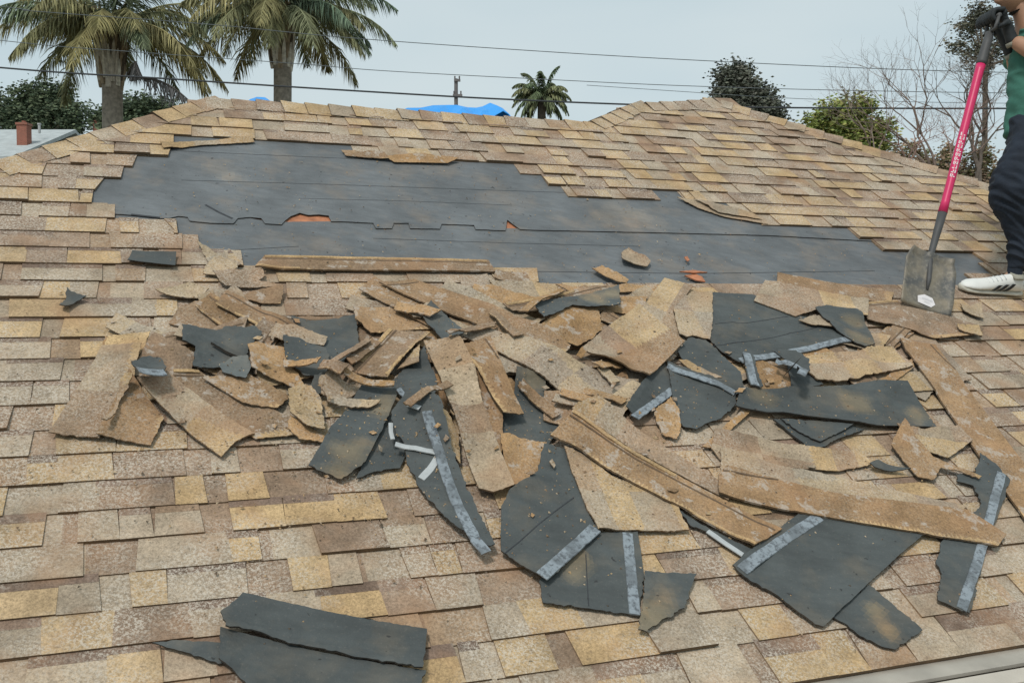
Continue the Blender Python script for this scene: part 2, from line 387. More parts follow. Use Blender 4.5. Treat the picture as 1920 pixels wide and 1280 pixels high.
# gutter along the eave: U shaped trough, flat inner lip, rolled pale outer lip
gt = MB(); ho = -hb
def gpt(u, out, z): p = R(u, -.02); return Vector((p.x, p.y, p.z)) + ho * out + Vector((0, 0, z))
ug0, ug1 = BLc[0] + .1, BRc[0] - .1
prof = [(.0, -.012), (.0, -.115), (.085, -.12), (.115, -.07), (.12, -.015), (.135, -.012), (.135, -.022), (.128, -.075), (.093, -.132), (-.008, -.125), (-.008, -.012)]
gt.loft([[gpt(ug0, *q) for q in prof], [gpt(ug1, *q) for q in prof]]); keep(gt.build('gutter', M['gutter'], fix=True), house)
dm = MB(); prof = [(-.03, .004), (.085, -.006), (.085, -.016), (-.03, -.006)]
dm.loft([[gpt(ug0, *q) for q in prof], [gpt(ug1, *q) for q in prof]]); keep(dm.build('drip_flashing', M['gutter'], fix=True), house)
dl = MB(); prof = [(.118, -.004), (.17, -.02), (.17, -.05), (.118, -.03)]
dl.loft([[gpt(ug0, *q) for q in prof], [gpt(ug1, *q) for q in prof]]); keep(dl.build('gutter_lip', M['gutterlip'], fix=True), house)

# ------------------------------------------------------------------ loose sheets: height map of what already lies there
U0, V0, HS = -2.6, -.3, .012
HN, HM_ = int(7.2 / HS), int(5.2 / HS)
hm = np.full((HM_, HN), .024); gx = U0 + np.arange(HN) * HS; gy = V0 + np.arange(HM_) * HS
GX, GY = np.meshgrid(gx, gy)
for P_ in bareuv: hm[inside(P_, GX, GY)] = .0125
def hsample(u, v, arr):
    i = np.clip(((np.asarray(u) - U0) / HS).round().astype(int), 0, HN - 1); j = np.clip(((np.asarray(v) - V0) / HS).round().astype(int), 0, HM_ - 1); return arr[j, i]
def dil(a, n_):
    for _ in range(n_):
        b_ = a.copy(); b_[1:] = np.maximum(b_[1:], a[:-1]); b_[:-1] = np.maximum(b_[:-1], a[1:]); b_[:, 1:] = np.maximum(b_[:, 1:], a[:, :-1]); b_[:, :-1] = np.maximum(b_[:, :-1], a[:, 1:]); a = b_
    return a
def blur(a, n_):
    for _ in range(n_):
        p = np.pad(a, 1, mode='edge'); a = (p[1:-1, 1:-1] * 2 + p[:-2, 1:-1] + p[2:, 1:-1] + p[1:-1, :-2] + p[1:-1, 2:]) / 6
    return a
FACE = {'tan': 'tan', 'nail': 'nail', 'half': 'tan', 'dark': 'dark', 'felt': 'felt', 'wood': 'wood', 'grey': 'tan', 'orange': 'nail', 'film': 'film'}
SHEETS = []
def sheet(name, poly, typ='dark', th=.0045, torn=.003, curl=None, stiff=.65, parent=None, label=None, cat=None, group=None, seed=None,
          strips=(), seams=(), flat=None, step=.016, edge_col=None, ax=None, upd=True, tint=1.0, lift=None, smears=(), ply=None):
    """one loose sheet; poly in photograph pixels put down on the roof; strips/seams lie on its face"""
    seed = seed if seed is not None else len(SHEETS) + 11; r = random.Random(seed)
    if curl is None: curl = r.choice((0, .003, .006, .012)) if flat is None and th < .0079 else 0
    P0 = np.array([uv(*q) for q in poly]); m_ = inside(P0, GX, GY)
    h0 = float(np.percentile(hm[m_], 70)) + .004 if m_.any() else .02
    if flat is not None: h0 = flat
    P = [Vector(uv(x, y, h0 + th)) for x, y in poly]
    # jitter the outline
    out = []; off = r.uniform(0, 99)
    for i, a in enumerate(P):
        b_ = P[(i + 1) % len(P)]; L_ = (b_ - a).length; n_ = max(1, int(L_ / .010)); nn = Vector((-(b_ - a).y, (b_ - a).x)).normalized()
        short = torn >= .003 and .035 < L_ < .17 and typ != 'wood'
        for j in range(n_):
            s = j / n_; q = a.lerp(b_, s); w = math.sin(PI * s) ** .5 if n_ > 1 else 0
            out.append(q + nn * w * (noise.noise(Vector((q.x * 22, q.y * 22, off))) * torn * (1.3 if torn > .004 else .6) + noise.noise(Vector((q.x * 75, q.y * 75, off))) * torn + (noise.noise(Vector((q.x * 80, q.y * 80, off + 9))) * .0065 if short else 0)))
    pa = np.array(out)
    A_ = (P[1] - P[0]) if ax is None else Vector(uv(*ax[1])) - Vector(uv(*ax[0])); A_ = A_.normalized(); B_ = Vector((-A_.y, A_.x))
    s_ = pa @ np.array(A_); t_ = pa @ np.array(B_); s0, s1, t0, t1 = s_.min(), s_.max(), t_.min(), t_.max()
    gs, gt_ = np.meshgrid(np.arange(s0 + step / 2, s1, step), np.arange(t0 + step / 2, t1, step)); gs, gt_ = gs.ravel(), gt_.ravel()
    IX = gs * A_.x + gt_ * B_.x; IY = gs * A_.y + gt_ * B_.y; k_ = inside(pa, IX, IY)
    # keep clear of the outline
    IX, IY = IX[k_], IY[k_]
    if len(IX):
        d2 = np.min((IX[:, None] - pa[None, :, 0]) ** 2 + (IY[:, None] - pa[None, :, 1]) ** 2, axis=1); k_ = d2 > (step * .45) ** 2; IX, IY = IX[k_], IY[k_]
    vin = [Vector(q) for q in out] + [Vector((x, y)) for x, y in zip(IX, IY)]
    vo, eo, fo, ov, oe, of = delaunay_2d_cdt(vin, [], [list(range(len(out)))], 1, 1e-6)
    X = np.array([q.x for q in vo]); Y = np.array([q.y for q in vo])
    mm = dil(hm, 2); bb = hsample(X, Y, mm)
    if flat is None:
        sm = hsample(X, Y, blur(mm, 14))
        AA = np.c_[np.ones(len(X)), X - X.mean(), Y - Y.mean()]; co, *_ = np.linalg.lstsq(AA, bb, rcond=None); pln = AA @ co
        tg = stiff * pln + (1 - stiff) * sm; gap = bb + .0012 - tg; tg = tg + np.percentile(gap, 80); Lf = np.maximum(bb + .0012 - tg, 0); H = tg.copy(); pos = np.where(Lf > 0)[0]
        if len(pos):                                      # ramps instead of steps where something lies underneath
            add = np.zeros(len(X))
            for s_i in range(0, len(pos), 300):
                pp = pos[s_i:s_i + 300]; dd = np.sqrt((X[:, None] - X[None, pp]) ** 2 + (Y[:, None] - Y[None, pp]) ** 2); add = np.maximum(add, (Lf[None, pp] - .16 * dd).max(1))
            H = tg + add
        if lift is not None: H = H + lift
    else: H = np.full(len(X), flat)
    if curl:
        cx_, cy_ = X.mean(), Y.mean(); rr = ((X - cx_) * A_.x + (Y - cy_) * A_.y) / max((s1 - s0) / 2, .01); tt = ((X - cx_) * B_.x + (Y - cy_) * B_.y) / max((t1 - t0) / 2, .01)
        nzv = np.array([noise.noise(Vector((a * 2.5, b2 * 2.5, seed))) for a, b2 in zip(X, Y)])
        H = H + curl * (rr ** 2 * (.6 + r.uniform(-.3, .4)) + .5 * tt ** 2 * r.uniform(0, 1)) + curl * .5 * (nzv + .3).clip(0)
    if flat is None:
        H = H + np.array([.003 * max(0, noise.noise(Vector((a * 9, b2 * 9, seed)))) + .006 * max(0, noise.noise(Vector((a * 2.6, b2 * 2.6, seed + 4))) + .1) for a, b2 in zip(X, Y)])
    H = H + th
    # colours per face
    rr_ = random.Random(seed * 3 + 1); W_ = t1 - t0
    SM = [(*uv(a, b2, h0), c_) for a, b2, c_ in smears]
    cuts = []; s = s0
    while s < s1: w = rr_.choice((.09, .13, .16, .2)); cuts.append((s, s + w, tabcol(1.2, rr_), tabcol(2.6, rr_), rr_.random())); s += w
    base_n = rr_.choice([(.30, .20, .12), (.27, .19, .125), (.26, .19, .135), (.32, .21, .12)])
    def fcol(x, y):
        s = x * A_.x + y * A_.y; t2 = (x * B_.x + y * B_.y - t0) / max(W_, 1e-3)
        if typ in ('dark', 'felt', 'wood', 'film'):
            c = (1, 1, 1)
            for (sx, sy, sr) in SM:
                w = max(0, min(1, 1.5 - math.hypot(x - sx, y - sy) / sr + .7 * noise.noise(Vector((x * 14, y * 14, seed))))); w *= .8 if typ == 'dark' else .22
                c = tuple(a * (1 - w) + b2 * w for a, b2 in zip(c, (2.5, 1.85, 1.25)))
        elif typ in ('tan', 'grey'):
            j = min(int((s - s0) / .001), 10 ** 6); c = cuts[-1][2]
            for a, b2, c1, c2, q in cuts:
                if a <= s < b2: c = c1 if (t2 < .5 or W_ < .2) else c2; break
            if typ == 'tan': c = tuple(.9 * x_ + .1 * y_ for x_, y_ in zip(c, (.50, .36, .19)))
            else: c = tuple(.55 * x_ + .45 * y_ for x_, y_ in zip(c, (.37, .33, .27)))
        elif typ == 'half':
            if t2 < .45: c = base_n
            else:
                c = (.45, .33, .185)
                for a, b2, c1, c2, q in cuts:
                    if a <= s < b2: c = c1; break
        elif typ == 'orange': c = (.42, .27, .14)
        else:
            c = base_n
            if t2 < .08: c = (.48, .34, .19)
        return tuple(x_ * tint for x_ in c)
    cx_, cy_, ch = float(X.mean()), float(Y.mean()), float(H.mean())
    org = R(cx_, cy_, ch); mb = MB(); nv = len(X)
    tp = [R(x, y, h) for x, y, h in zip(X, Y, H)]; bt = [R(x, y, h - th) for x, y, h in zip(X, Y, H)]
    mb.v = [tuple(q) for q in tp] + [tuple(q) for q in bt]
    sidec = edge_col or {'dark': (1, 1, 1), 'felt': (1, 1, 1)}.get(typ, (.17, .12, .075))
    ec = {}
    for fc in fo:
        a, b2, c2 = fc; ar = (X[b2] - X[a]) * (Y[c2] - Y[a]) - (X[c2] - X[a]) * (Y[b2] - Y[a])
        if ar < 0: a, c2 = c2, a
        col = fcol((X[a] + X[b2] + X[c2]) / 3, (Y[a] + Y[b2] + Y[c2]) / 3)
        mb.f.append((a, b2, c2)); mb.c.append(col); mb.m.append(0)
        mb.f.append((c2 + nv, b2 + nv, a + nv)); mb.c.append((.9, .9, .9)); mb.m.append(1)
        for e in ((a, b2), (b2, c2), (c2, a)): ec[e] = 1
    for (a, b2) in ec:
        if (b2, a) not in ec: mb.f.append((b2, a, a + nv, b2 + nv)); mb.c.append(sidec); mb.m.append(0 if typ not in ('dark', 'felt') else 1)  # near-black felt side also paints the shadow line along its tear
    ob = mb.build(name, [M[FACE[typ]], M['edge']], origin=org)
    mid = np.c_[X, Y]
    def hat(x, y):
        d = (X - x) ** 2 + (Y - y) ** 2; i = np.argsort(d)[:4]; w = 1 / (d[i] + 1e-6); return float((H[i] * w).sum() / w.sum())
    def ribbon(nm, pts, wd, mat, rise, uvp=None, col=None):
        Q = uvp or [Vector(uv(x, y, ch)) for x, y in pts]; rb = MB(); line = []
        for a, b2 in zip(Q, Q[1:]):
            n_ = max(2, int((b2 - a).length / .015))
            for j in range(n_): line.append(a.lerp(b2, j / n_))
        line.append(Q[-1]); rings = []
        for i, q in enumerate(line):
            tn = (line[min(i + 1, len(line) - 1)] - line[max(i - 1, 0)]).normalized(); s_n = Vector((-tn.y, tn.x))
            ww = wd * (1 + .12 * noise.noise(Vector((q.x * 30, q.y * 30, 5)))); ring = []
            hc = max(hat(q.x, q.y), hat(*(q + s_n * ww / 2)), hat(*(q - s_n * ww / 2)))
            for sgn, hh in ((-.5, 0), (-.46, 1), (0, 1.3), (.46, 1), (.5, 0), ):
                qq = q + s_n * ww * sgn; ring.append(R(qq.x, qq.y, hc + (rise * hh if hh else -.001)))
            rings.append(ring)
        rb.loft(rings, col, cap=True); x = rb.build(nm, mat, origin=org, fix=True); x.parent = ob; x.matrix_parent_inverse = Matrix.Identity(4); x.location = (0, 0, 0); return x
    for st in strips: ribbon('sealant_strip', st[0], st[1], M['sealant'] if len(st) < 3 else M[st[2]], .0022)
    for st in seams: ribbon('seam', st[0], st[1] if len(st) > 1 else .004, M['seam'], .0008)
    if ply is None: ply = typ == 'nail' and s1 - s0 > .3 and W_ > .06
    if ply:                                               # laminated lip along each long edge and the groove beside it
        for tt, wd, nm, mt, rise, cc in ((t0 + .008, .010, 'laminated_edge', M['ply'], .0018, (.47, .335, .19)), (t1 - .012, .016, 'laminated_edge', M['ply'], .002, (.44, .31, .17)), (t1 - .030, .008, 'groove', M['groove'], .0006, None)):
            run = []; best = []
            for s in np.arange(s0, s1, .012):
                c_ = A_ * s + B_ * tt; e1, e2 = c_ + B_ * wd * .55, c_ - B_ * wd * .55
                if bool(inside(pa, e1.x, e1.y)) and bool(inside(pa, e2.x, e2.y)): run.append(c_)
                else:
                    if len(run) > len(best): best = run
                    run = []
            if len(run) > len(best): best = run
            if len(best) > 6: ribbon(nm, None, wd, mt, rise, uvp=[Vector(q) for q in (best[0], best[len(best) // 2], best[-1])], col=cc)
    if upd:
        m_ = inside(pa, GX, GY)
        if flat is not None: hm[m_] = np.maximum(hm[m_], flat + th)
        else:
            ii = np.where(m_); qx, qy = GX[ii], GY[ii]; AA = np.c_[np.ones(len(X)), X, Y]
            # nearest-vertex height
            hh = np.empty(len(qx)); 
            for s in range(0, len(qx), 4000):
                d = (qx[s:s + 4000, None] - X[None]) ** 2 + (qy[s:s + 4000, None] - Y[None]) ** 2; hh[s:s + 4000] = H[d.argmin(1)]
            hm[ii] = np.maximum(hm[ii], hh)
    if parent is not None: keep(ob, parent)
    if label: tag(ob, label, cat or 'shingle scrap', group)
    SHEETS.append(ob); return ob

# ------------------------------------------------------------------ dark felt over the deck, torn along one line
tear = [(150, 398), (218, 401), (262, 404), (300, 409), (318, 409), (335, 405), (352, 407), (356, 414), (395, 418), (437, 419), (446, 409), (468, 407), (490, 409), (497, 419), (528, 421), (534, 414), (546, 405), (562, 399), (578, 403), (598, 402), (616, 404), (621, 415), (640, 415), (700, 418), (705, 428), (735, 428), (738, 418), (766, 418), (769, 428), (825, 429), (828, 420), (889, 422), (892, 430), (948, 432), (951, 412), (975, 430), (1000, 431), (1100, 433), (1240, 436), (1440, 441), (1640, 452), (1800, 462)]
lowline = [(1840, 470), (1640, 449), (1440, 437), (1240, 432), (1000, 427), (978, 428), (948, 428), (892, 425), (828, 417), (760, 414), (700, 412), (640, 411), (622, 415), (534, 416), (495, 414), (446, 404), (355, 409), (300, 404), (200, 398)]
fs = dict(parent=house, torn=.002, step=.03, upd=False, stiff=0)
sheet('underlayment', lowline + [(200, 520), (430, 570), (1000, 600), (1700, 610), (1900, 600), (1900, 480)], 'felt', th=.003, flat=-.002, seed=3, tint=1, smears=[],
      seams=[([(700, 447), (960, 456), (1200, 462)], .003), ([(1000, 509), (1300, 513), (1640, 508)], .004), ([(420, 470), (560, 462)], .003)], **fs)
sheet('underlayment', tear + [(1840, 430), (1500, 350), (1250, 310), (1000, 262), (640, 236), (420, 226), (240, 262), (100, 335)], 'felt', th=.004, flat=.0025, seed=4, smears=[(1160, 402, .13), (1205, 412, .11), (1130, 412, .08), (410, 318, .07), (440, 335, .05)],
      seams=[([(330, 283), (480, 290), (640, 297), (860, 306)], .003), ([(340, 338), (620, 346), (900, 356), (1080, 362)], .003), ([(560, 372), (760, 377), (960, 385)], .002), ([(385, 384), (410, 398), (436, 410)], .012), ([(246, 402), (300, 408)], .012)], **fs)

# a few torn remnants of nailed-down shingle left hanging over the felt
for i, (pts, ty) in enumerate([([(300, 268), (470, 258), (478, 266), (380, 271), (306, 280)], 'tan'),
    ([(720, 290), (790, 288), (860, 296), (840, 303), (740, 300)], 'orange'), ([(640, 278), (720, 284), (730, 296), (650, 288)], 'nail'),
    ([(1270, 366), (1400, 394), (1442, 416), (1360, 402), (1310, 386)], 'tan'), ([(1300, 374), (1410, 398), (1430, 410), (1350, 397)], 'grey'),
    ([(370, 450), (412, 478), (452, 492), (440, 505), (390, 490)], 'grey')]):
    sheet('torn_shingle', pts, ty, th=.003, torn=.004, parent=house, seed=700 + i, step=.02, ply=False, tint=.9, curl=0, stiff=.2)

# ------------------------------------------------------------------ loose scraps and strips on the roof, bottom ones first
G_T, G_N, G_D = 'granule covered shingle scraps in the pile', 'brown stripped shingle strips in the pile', 'dark shingle undersides in the pile'
G_F = 'small scraps lying on the bare felt'
OV = {  # straighter outlines, photograph pixels
 'long yellow and grey diagonal': [(257, 738), (312, 713), (478, 812), (455, 818), (440, 826), (415, 852)],
 'long brown strip beside the grey yellow': [(318, 708), (372, 702), (550, 788), (562, 815), (480, 822), (312, 715)],
 'brown strip with white blotches in the middle': [(378, 712), (462, 700), (545, 737), (521, 763), (455, 755)],
 'large mottled shingle forming': [(192, 662), (266, 672), (248, 730), (186, 822), (91, 812)],
 'brown stripped square with yellow': [(243, 716), (308, 785), (283, 834), (180, 820)],
 'brown strip with a yellow right end': [(285, 633), (368, 659), (345, 706), (248, 692)],
 'upper left brown strip of the central': [(672, 545), (702, 519), (822, 588), (806, 622)],
 'long brown strip running diagonally': [(712, 522), (778, 514), (925, 572), (1068, 655), (1050, 682), (880, 600)],
 'long grey tan diagonal strip': [(866, 640), (900, 617), (1060, 672), (1212, 711), (1162, 778)],
 'long vertical granule strip': [(790, 662), (853, 654), (905, 775), (966, 903), (928, 912), (900, 905)],
 'brown strip with bright orange': [(852, 656), (918, 637), (985, 765), (945, 770)],
 'brown strip with orange edges right': [(655, 697), (728, 620), (806, 630), (724, 723)],
 'wide two tone shingle': [(1088, 656), (1196, 576), (1282, 645), (1216, 710)],
 'brown and grey striped scrap': [(1195, 592), (1246, 520), (1300, 536), (1262, 585), (1274, 633)],
 'longest brown plank': [(1029, 825), (1068, 790), (1465, 994), (1412, 1027)],
 'yellow granule strip lying along': [(1066, 786), (1112, 768), (1380, 920), (1366, 936)],
 'long brown plank with white blotches nearly level': [(1348, 888), (1362, 874), (1560, 922), (1815, 955), (1888, 1000), (1872, 1022), (1620, 982), (1457, 950), (1348, 924)],
 'long brown plank slanting': [(1684, 640), (1752, 650), (2010, 985), (1950, 1010), (1830, 845)],
 'strip with brown upper half': [(1412, 567), (1434, 526), (1626, 566), (1624, 598), (1530, 582), (1490, 597)],
 'orange brown strip along the felt edge left': [(1457, 532), (1459, 507), (1676, 549), (1668, 572)],
 'long brown strip below the shovel': [(1618, 570), (1680, 566), (1842, 615), (1840, 628), (1750, 638), (1625, 602)],
 'long brown ledge strip': [(496, 477), (916, 486), (930, 508), (478, 503)],
 'long dark plank with brown smears': [(1376, 769), (1384, 738), (1697, 722), (1754, 804), (1600, 800)],
 'dark slab with brown smears': [(578, 874), (684, 722), (744, 757), (684, 872), (640, 902)],
 'small yellow corner right': [(846, 590), (893, 608), (908, 632), (868, 630)],
}
def ovp(c, pts, label):
    for k, v in OV.items():
        if label and label.startswith(k): return v
    return px(c, pts)
LM = [(145, 735, 'big mottled corner shingle'), (278, 700, 'curled silver edged scrap'), (360, 775, 'yellow and grey diagonal strip'), (420, 645, 'torn dark patch'), (595, 660, 'dark sheets of the left heap'), (570, 790, 'rounded yellow piece'),
      (730, 660, 'orange edged brown strip'), (660, 820, 'brown smeared dark slab'), (740, 560, 'upper left central strip'), (820, 605, 'dark slate like scrap'), (950, 610, 'long central diagonal'), (860, 780, 'vertical granule strip'), (925, 710, 'bright orange edged strip'),
      (1000, 770, 'dark square sheet'), (1090, 575, 'grey curled flap'), (1230, 560, 'brown and grey striped scrap'), (1190, 650, 'wide two tone shingle'), (1060, 710, 'grey tan diagonal strip'), (1290, 590, 'pale ribbed granule strip'), (1430, 620, 'big folded dark sheet'),
      (1310, 740, 'ragged dark sheet'), (1560, 765, 'long dark plank'), (1580, 685, 'jagged yellow shingle'), (1700, 590, 'long strip below the shovel'), (1230, 900, 'longest brown plank'), (1600, 950, 'level brown plank'), (1060, 960, 'dark five sided sheet'), (850, 900, 'silver striped dark blade'), (1500, 1050, 'biggest dark rectangle'), (1800, 780, 'slanting right hand plank')]
USED = {}
def near_label(x, y, what, tail=''):
    lx, ly, nm_ = min(LM, key=lambda q: (q[0] - x) ** 2 + (1.4 * (q[1] - y)) ** 2); dx, dy = x - lx, (y - ly) * 1.4
    side = ('right of' if dx > 0 else 'left of') if abs(dx) > abs(dy) else ('below' if dy > 0 else 'above')
    lab = '%s %s the %s' % (what, side, nm_); n_ = USED.get(lab, 0); USED[lab] = n_ + 1
    return lab if not n_ else lab.replace(what, what + (' farther out' if n_ == 1 else ' farthest out'), 1)
CW = {'nail': 'brown', 'tan': 'yellowish tan', 'orange': 'orange tan', 'grey': 'greyish', }
def tanp(c, pts, label, **k): return sheet('shingle_scrap', ovp(c, pts, label), k.pop('typ', 'tan'), label=label, cat='shingle scrap', group=k.pop('group', G_T), **k)
def nail(c, pts, label, **k): return sheet('shingle_strip', ovp(c, pts, label), k.pop('typ', 'nail'), label=label, cat='shingle strip', group=k.pop('group', G_N), **k)
def dark(c, pts, label, **k):
    k['strips'] = [(px(c, s[0]),) + tuple(s[1:]) for s in k.get('strips', ())]; k['seams'] = [(px(c, s[0]),) + tuple(s[1:]) for s in k.get('seams', ())]
    return sheet(k.pop('name', 'shingle_underside'), ovp(c, pts, label), k.pop('typ', 'dark'), label=label, cat=k.pop('cat', 'dark shingle'), group=k.pop('group', G_D), **k)
# things lying on the felt
tanp(NN, [(402, 42), (440, 22), (470, 40), (540, 70), (572, 98), (555, 128), (480, 118), (400, 98)], 'small chunky tan shingle piece alone on bare dark felt, above the pile', group=G_F, curl=.02)
tanp(NN, [(220, 148), (280, 125), (330, 150), (400, 190), (438, 225), (425, 242), (360, 238), (320, 205)], 'orange tan sliver on the felt edge, below left of the small chunk', typ='orange', group=G_F, curl=.01)
for pts, lab in (([(780, 178), (840, 165), (885, 185), (905, 215), (850, 205)], 'larger orange wood splinter on dark felt right of the tan chunk'),
                 ([(745, 168), (830, 155), (915, 166), (830, 172)], 'thin red brown wood splinter just above the larger orange splinter'),
                 ([(778, 70), (795, 68), (810, 88), (798, 98)], 'tiny orange wood chip highest on the lower dark felt')):
    sheet('wood_splinter', px(NN, pts), 'wood', label=lab, cat='wood splinter', group=G_F, th=.006, torn=.001)
# left field
dark(LL, [(310, 490), (345, 440), (350, 403), (372, 418), (450, 440), (400, 460), (340, 503)], 'small dark shard alone on intact shingles at the far left', curl=.02, group='lone dark scraps away from the pile')
dark(LL, [(665, 250), (690, 197), (760, 203), (850, 207), (920, 210), (915, 272), (740, 262)], 'flat grey green rectangle patched over the shingles left of the felt tip', th=.003, group='lone dark scraps away from the pile', torn=.001)
tanp(LL, [(1060, 310), (1070, 270), (1140, 215), (1165, 235), (1235, 262), (1240, 285), (1130, 320)], 'grey tan curled corner at the lower left tip of bare felt', typ='grey', curl=.015)
tanp(LL, [(1110, 322), (1200, 305), (1370, 300), (1382, 330), (1350, 350), (1475, 385), (1300, 388), (1170, 385)], 'pale yellow shingle piece with small holes, left of the long ledge strip')
tanp(LL, [(810, 410), (900, 385), (990, 360), (1090, 400), (1030, 450), (870, 430)], 'grey brown triangular flap, upper left of the pile', typ='grey', curl=.02)
nail(LL, [(1240, 430), (1330, 400), (1480, 385), (1465, 460), (1380, 460)], 'short brown flap right of the pale grey six sided scrap')
tanp(LL, [(1030, 450), (1120, 410), (1200, 410), (1265, 460), (1220, 512), (1130, 492), (1040, 480)], 'pale grey six sided scrap, upper left of the pile', typ='grey', curl=.02)
nail(LL, [(880, 572), (930, 500), (1060, 480), (1230, 520), (1500, 570), (1400, 622), (1180, 600), (1080, 620)], 'brown stripped plank above the two dark patches at left', tint=1.1)
nail(MM, [(-190, 232), (-160, 150), (0, 145), (480, 155), (1065, 165), (1100, 235), (880, 246), (0, 242)], 'long brown ledge strip along the lower edge of bare felt', th=.008, torn=.002, group=G_N)
nail(MM, [(1100, 235), (1270, 240), (1290, 290), (1180, 300), (1090, 270)], 'short brown strip at the right end of the long ledge strip')
tanp(MM, [(900, 262), (1050, 258), (1075, 335), (915, 348)], 'mid brown rectangular tab just below the ledge strip', typ='grey')
tanp(MM, [(1060, 300), (1300, 298), (1440, 312), (1455, 360), (1250, 400), (1120, 380)], 'greyish tan sheet by the felt edge behind the big diagonal strips')
nail(MM, [(1430, 322), (1667, 320), (1990, 312), (2180, 322), (2160, 345), (1900, 352), (1500, 352)], 'orange brown strip along the felt edge, centre right', typ='orange', torn=.002)
# half buried strips that fill the heap under the ones told apart above
rb_ = random.Random(21)
for i in range(56):
    if i < 32: x, y = rb_.uniform(640, 1240), rb_.uniform(560, 740)
    elif i < 43: x, y = rb_.uniform(250, 640), rb_.uniform(600, 760)
    else: x, y = rb_.uniform(1150, 1750), rb_.uniform(590, 720)
    L_ = rb_.uniform(45, 110); w_ = rb_.uniform(13, 26); a = rb_.choice((.15, .5, .8, -.5, 2.2, -.2)) + rb_.uniform(-.2, .2); ca, sa = math.cos(a), math.sin(a)
    pts = [(x + u_ * L_ * ca - v_ * w_ * sa, y + (u_ * L_ * sa + v_ * w_ * ca) * .75) for u_, v_ in ((-1, -1), (1, -1), (1 + rb_.uniform(-.2, .1), 1), (-1, 1))]
    ty = rb_.choice(('nail', 'nail', 'tan', 'orange', 'grey'))
    sheet('shingle_strip', pts, ty, label=near_label(x, y, ('short ' if L_ < 75 else 'long ') + CW[ty] + ' strip half buried'), cat='shingle strip', group='half buried strips in the heap', seed=900 + i, th=.004, torn=.005, stiff=.15, curl=.004, tint=rb_.uniform(.8, 1.05), ax=(pts[0], pts[1]))
# left pile
tanp(ZZ, [(640, 300), (700, 170), (880, 165), (1090, 180), (1040, 300), (960, 385), (850, 365)], 'plain yellow tab at the top of the left heap')
tanp(LL, [(930, 640), (950, 590), (1010, 605), (960, 700), (905, 690)], 'little tan sliver left of the big torn dark patch')
nail(ZZ, [(1110, 175), (1320, 240), (1510, 292), (1430, 480), (1250, 510), (930, 450), (1000, 330)], 'brown strip with a yellow right end, upper left heap')
tanp(ZZ, [(640, 310), (860, 350), (960, 385), (900, 560), (830, 620), (700, 860), (620, 1095), (400, 1075), (150, 1040), (280, 790), (430, 620)], 'large mottled shingle forming the lower left corner of the left heap', ax=((95, 815), (190, 823)), torn=.004)
nail(ZZ, [(900, 590), (1060, 740), (1215, 900), (1095, 1150), (850, 1120), (600, 1088), (700, 900), (790, 720)], 'brown stripped square with yellow right border, bottom of the left heap', ax=((290, 830), (305, 783)))
tanp(ZZ, [(820, 600), (870, 575), (930, 590), (800, 760), (770, 860), (690, 960), (640, 960), (700, 880), (760, 800)], 'narrow yellow curled lip in the lower left heap', curl=.03)
nail(LL, [(890, 850), (1000, 835), (1060, 880), (1250, 990), (1380, 1010), (1500, 1080), (1540, 1150), (1380, 1150), (1290, 1170), (1160, 1040), (1010, 930)], 'long brown strip beside the grey yellow diagonal strip, left heap', tint=.9)
tanp(LL, [(1510, 1075), (1600, 1110), (1690, 1160), (1722, 1195), (1640, 1190), (1560, 1185), (1500, 1140)], 'orange tan end piece under the yellow rectangle, left heap', typ='orange')
tanp(LL, [(715, 935), (860, 870), (890, 855), (1000, 930), (1160, 1040), (1335, 1150), (1290, 1162), (1225, 1170), (1150, 1252), (1000, 1130), (860, 1050)], 'long yellow and grey diagonal strip pointing to the lower right, left heap', ax=((257, 736), (473, 815)), typ='tan', th=.006)
dark(LL, [(950, 610), (1040, 618), (1130, 625), (1180, 605), (1330, 610), (1365, 640), (1300, 700), (1290, 760), (1150, 795), (1010, 808), (1020, 720), (950, 705)], 'big torn dark patch in the left heap beneath the brown plank', torn=.006)
dark(LL, [(1100, 672), (1118, 662), (1200, 690), (1295, 722), (1290, 738), (1190, 708)], 'thin rolled dark sliver lying across the torn dark patch', th=.012, torn=.001, tint=.8)
nail(LL, [(1060, 870), (1290, 835), (1400, 885), (1510, 940), (1450, 1005), (1280, 985), (1180, 945)], 'brown strip with white blotches in the middle of the left heap')
dark(LL, [(1140, 792), (1215, 760), (1290, 755), (1312, 800), (1280, 860), (1160, 830)], 'small brownish grey flap under the torn dark patch', tint=1.6, curl=.01)
dark(FF, [(545, 607), (600, 604), (663, 600), (672, 650), (640, 690), (610, 700), (575, 640)], 'dark blue sheet topmost right in the left heap', torn=.006)
tanp(LL, [(1410, 620), (1440, 590), (1530, 590), (1710, 640), (1690, 680), (1580, 668), (1480, 660), (1400, 650)], 'torn tan tongue lying over the topmost dark blue sheet')
tanp(LL, [(1290, 712), (1345, 690), (1490, 700), (1520, 790), (1590, 880), (1540, 902), (1430, 865), (1310, 830)], 'tan scrap with scraped white marks between two dark patches', typ='orange')
dark(LL, [(1475, 650), (1560, 650), (1700, 700), (1710, 790), (1690, 830), (1590, 830), (1530, 790), (1490, 740)], 'small dark square just below the torn tan tongue', torn=.005)
dark(LL, [(1600, 890), (1640, 840), (1710, 835), (1700, 890), (1650, 920), (1605, 940)], 'small dark chip below the dark square', torn=.005)
tanp(LL, [(1500, 950), (1560, 930), (1620, 945), (1670, 990), (1690, 1110), (1690, 1160), (1600, 1150), (1510, 1080)], 'yellow rounded shingle piece at the right side of the left heap', curl=.02)
dark(ZZ, [(915, 475), (1020, 390), (1090, 375), (1190, 400), (1240, 490), (1220, 550), (950, 620), (930, 560)], 'curled dark shingle with a shiny silver strip on the left heap', strips=[([(975, 560), (1100, 525), (1228, 490)], .035)], curl=.04)
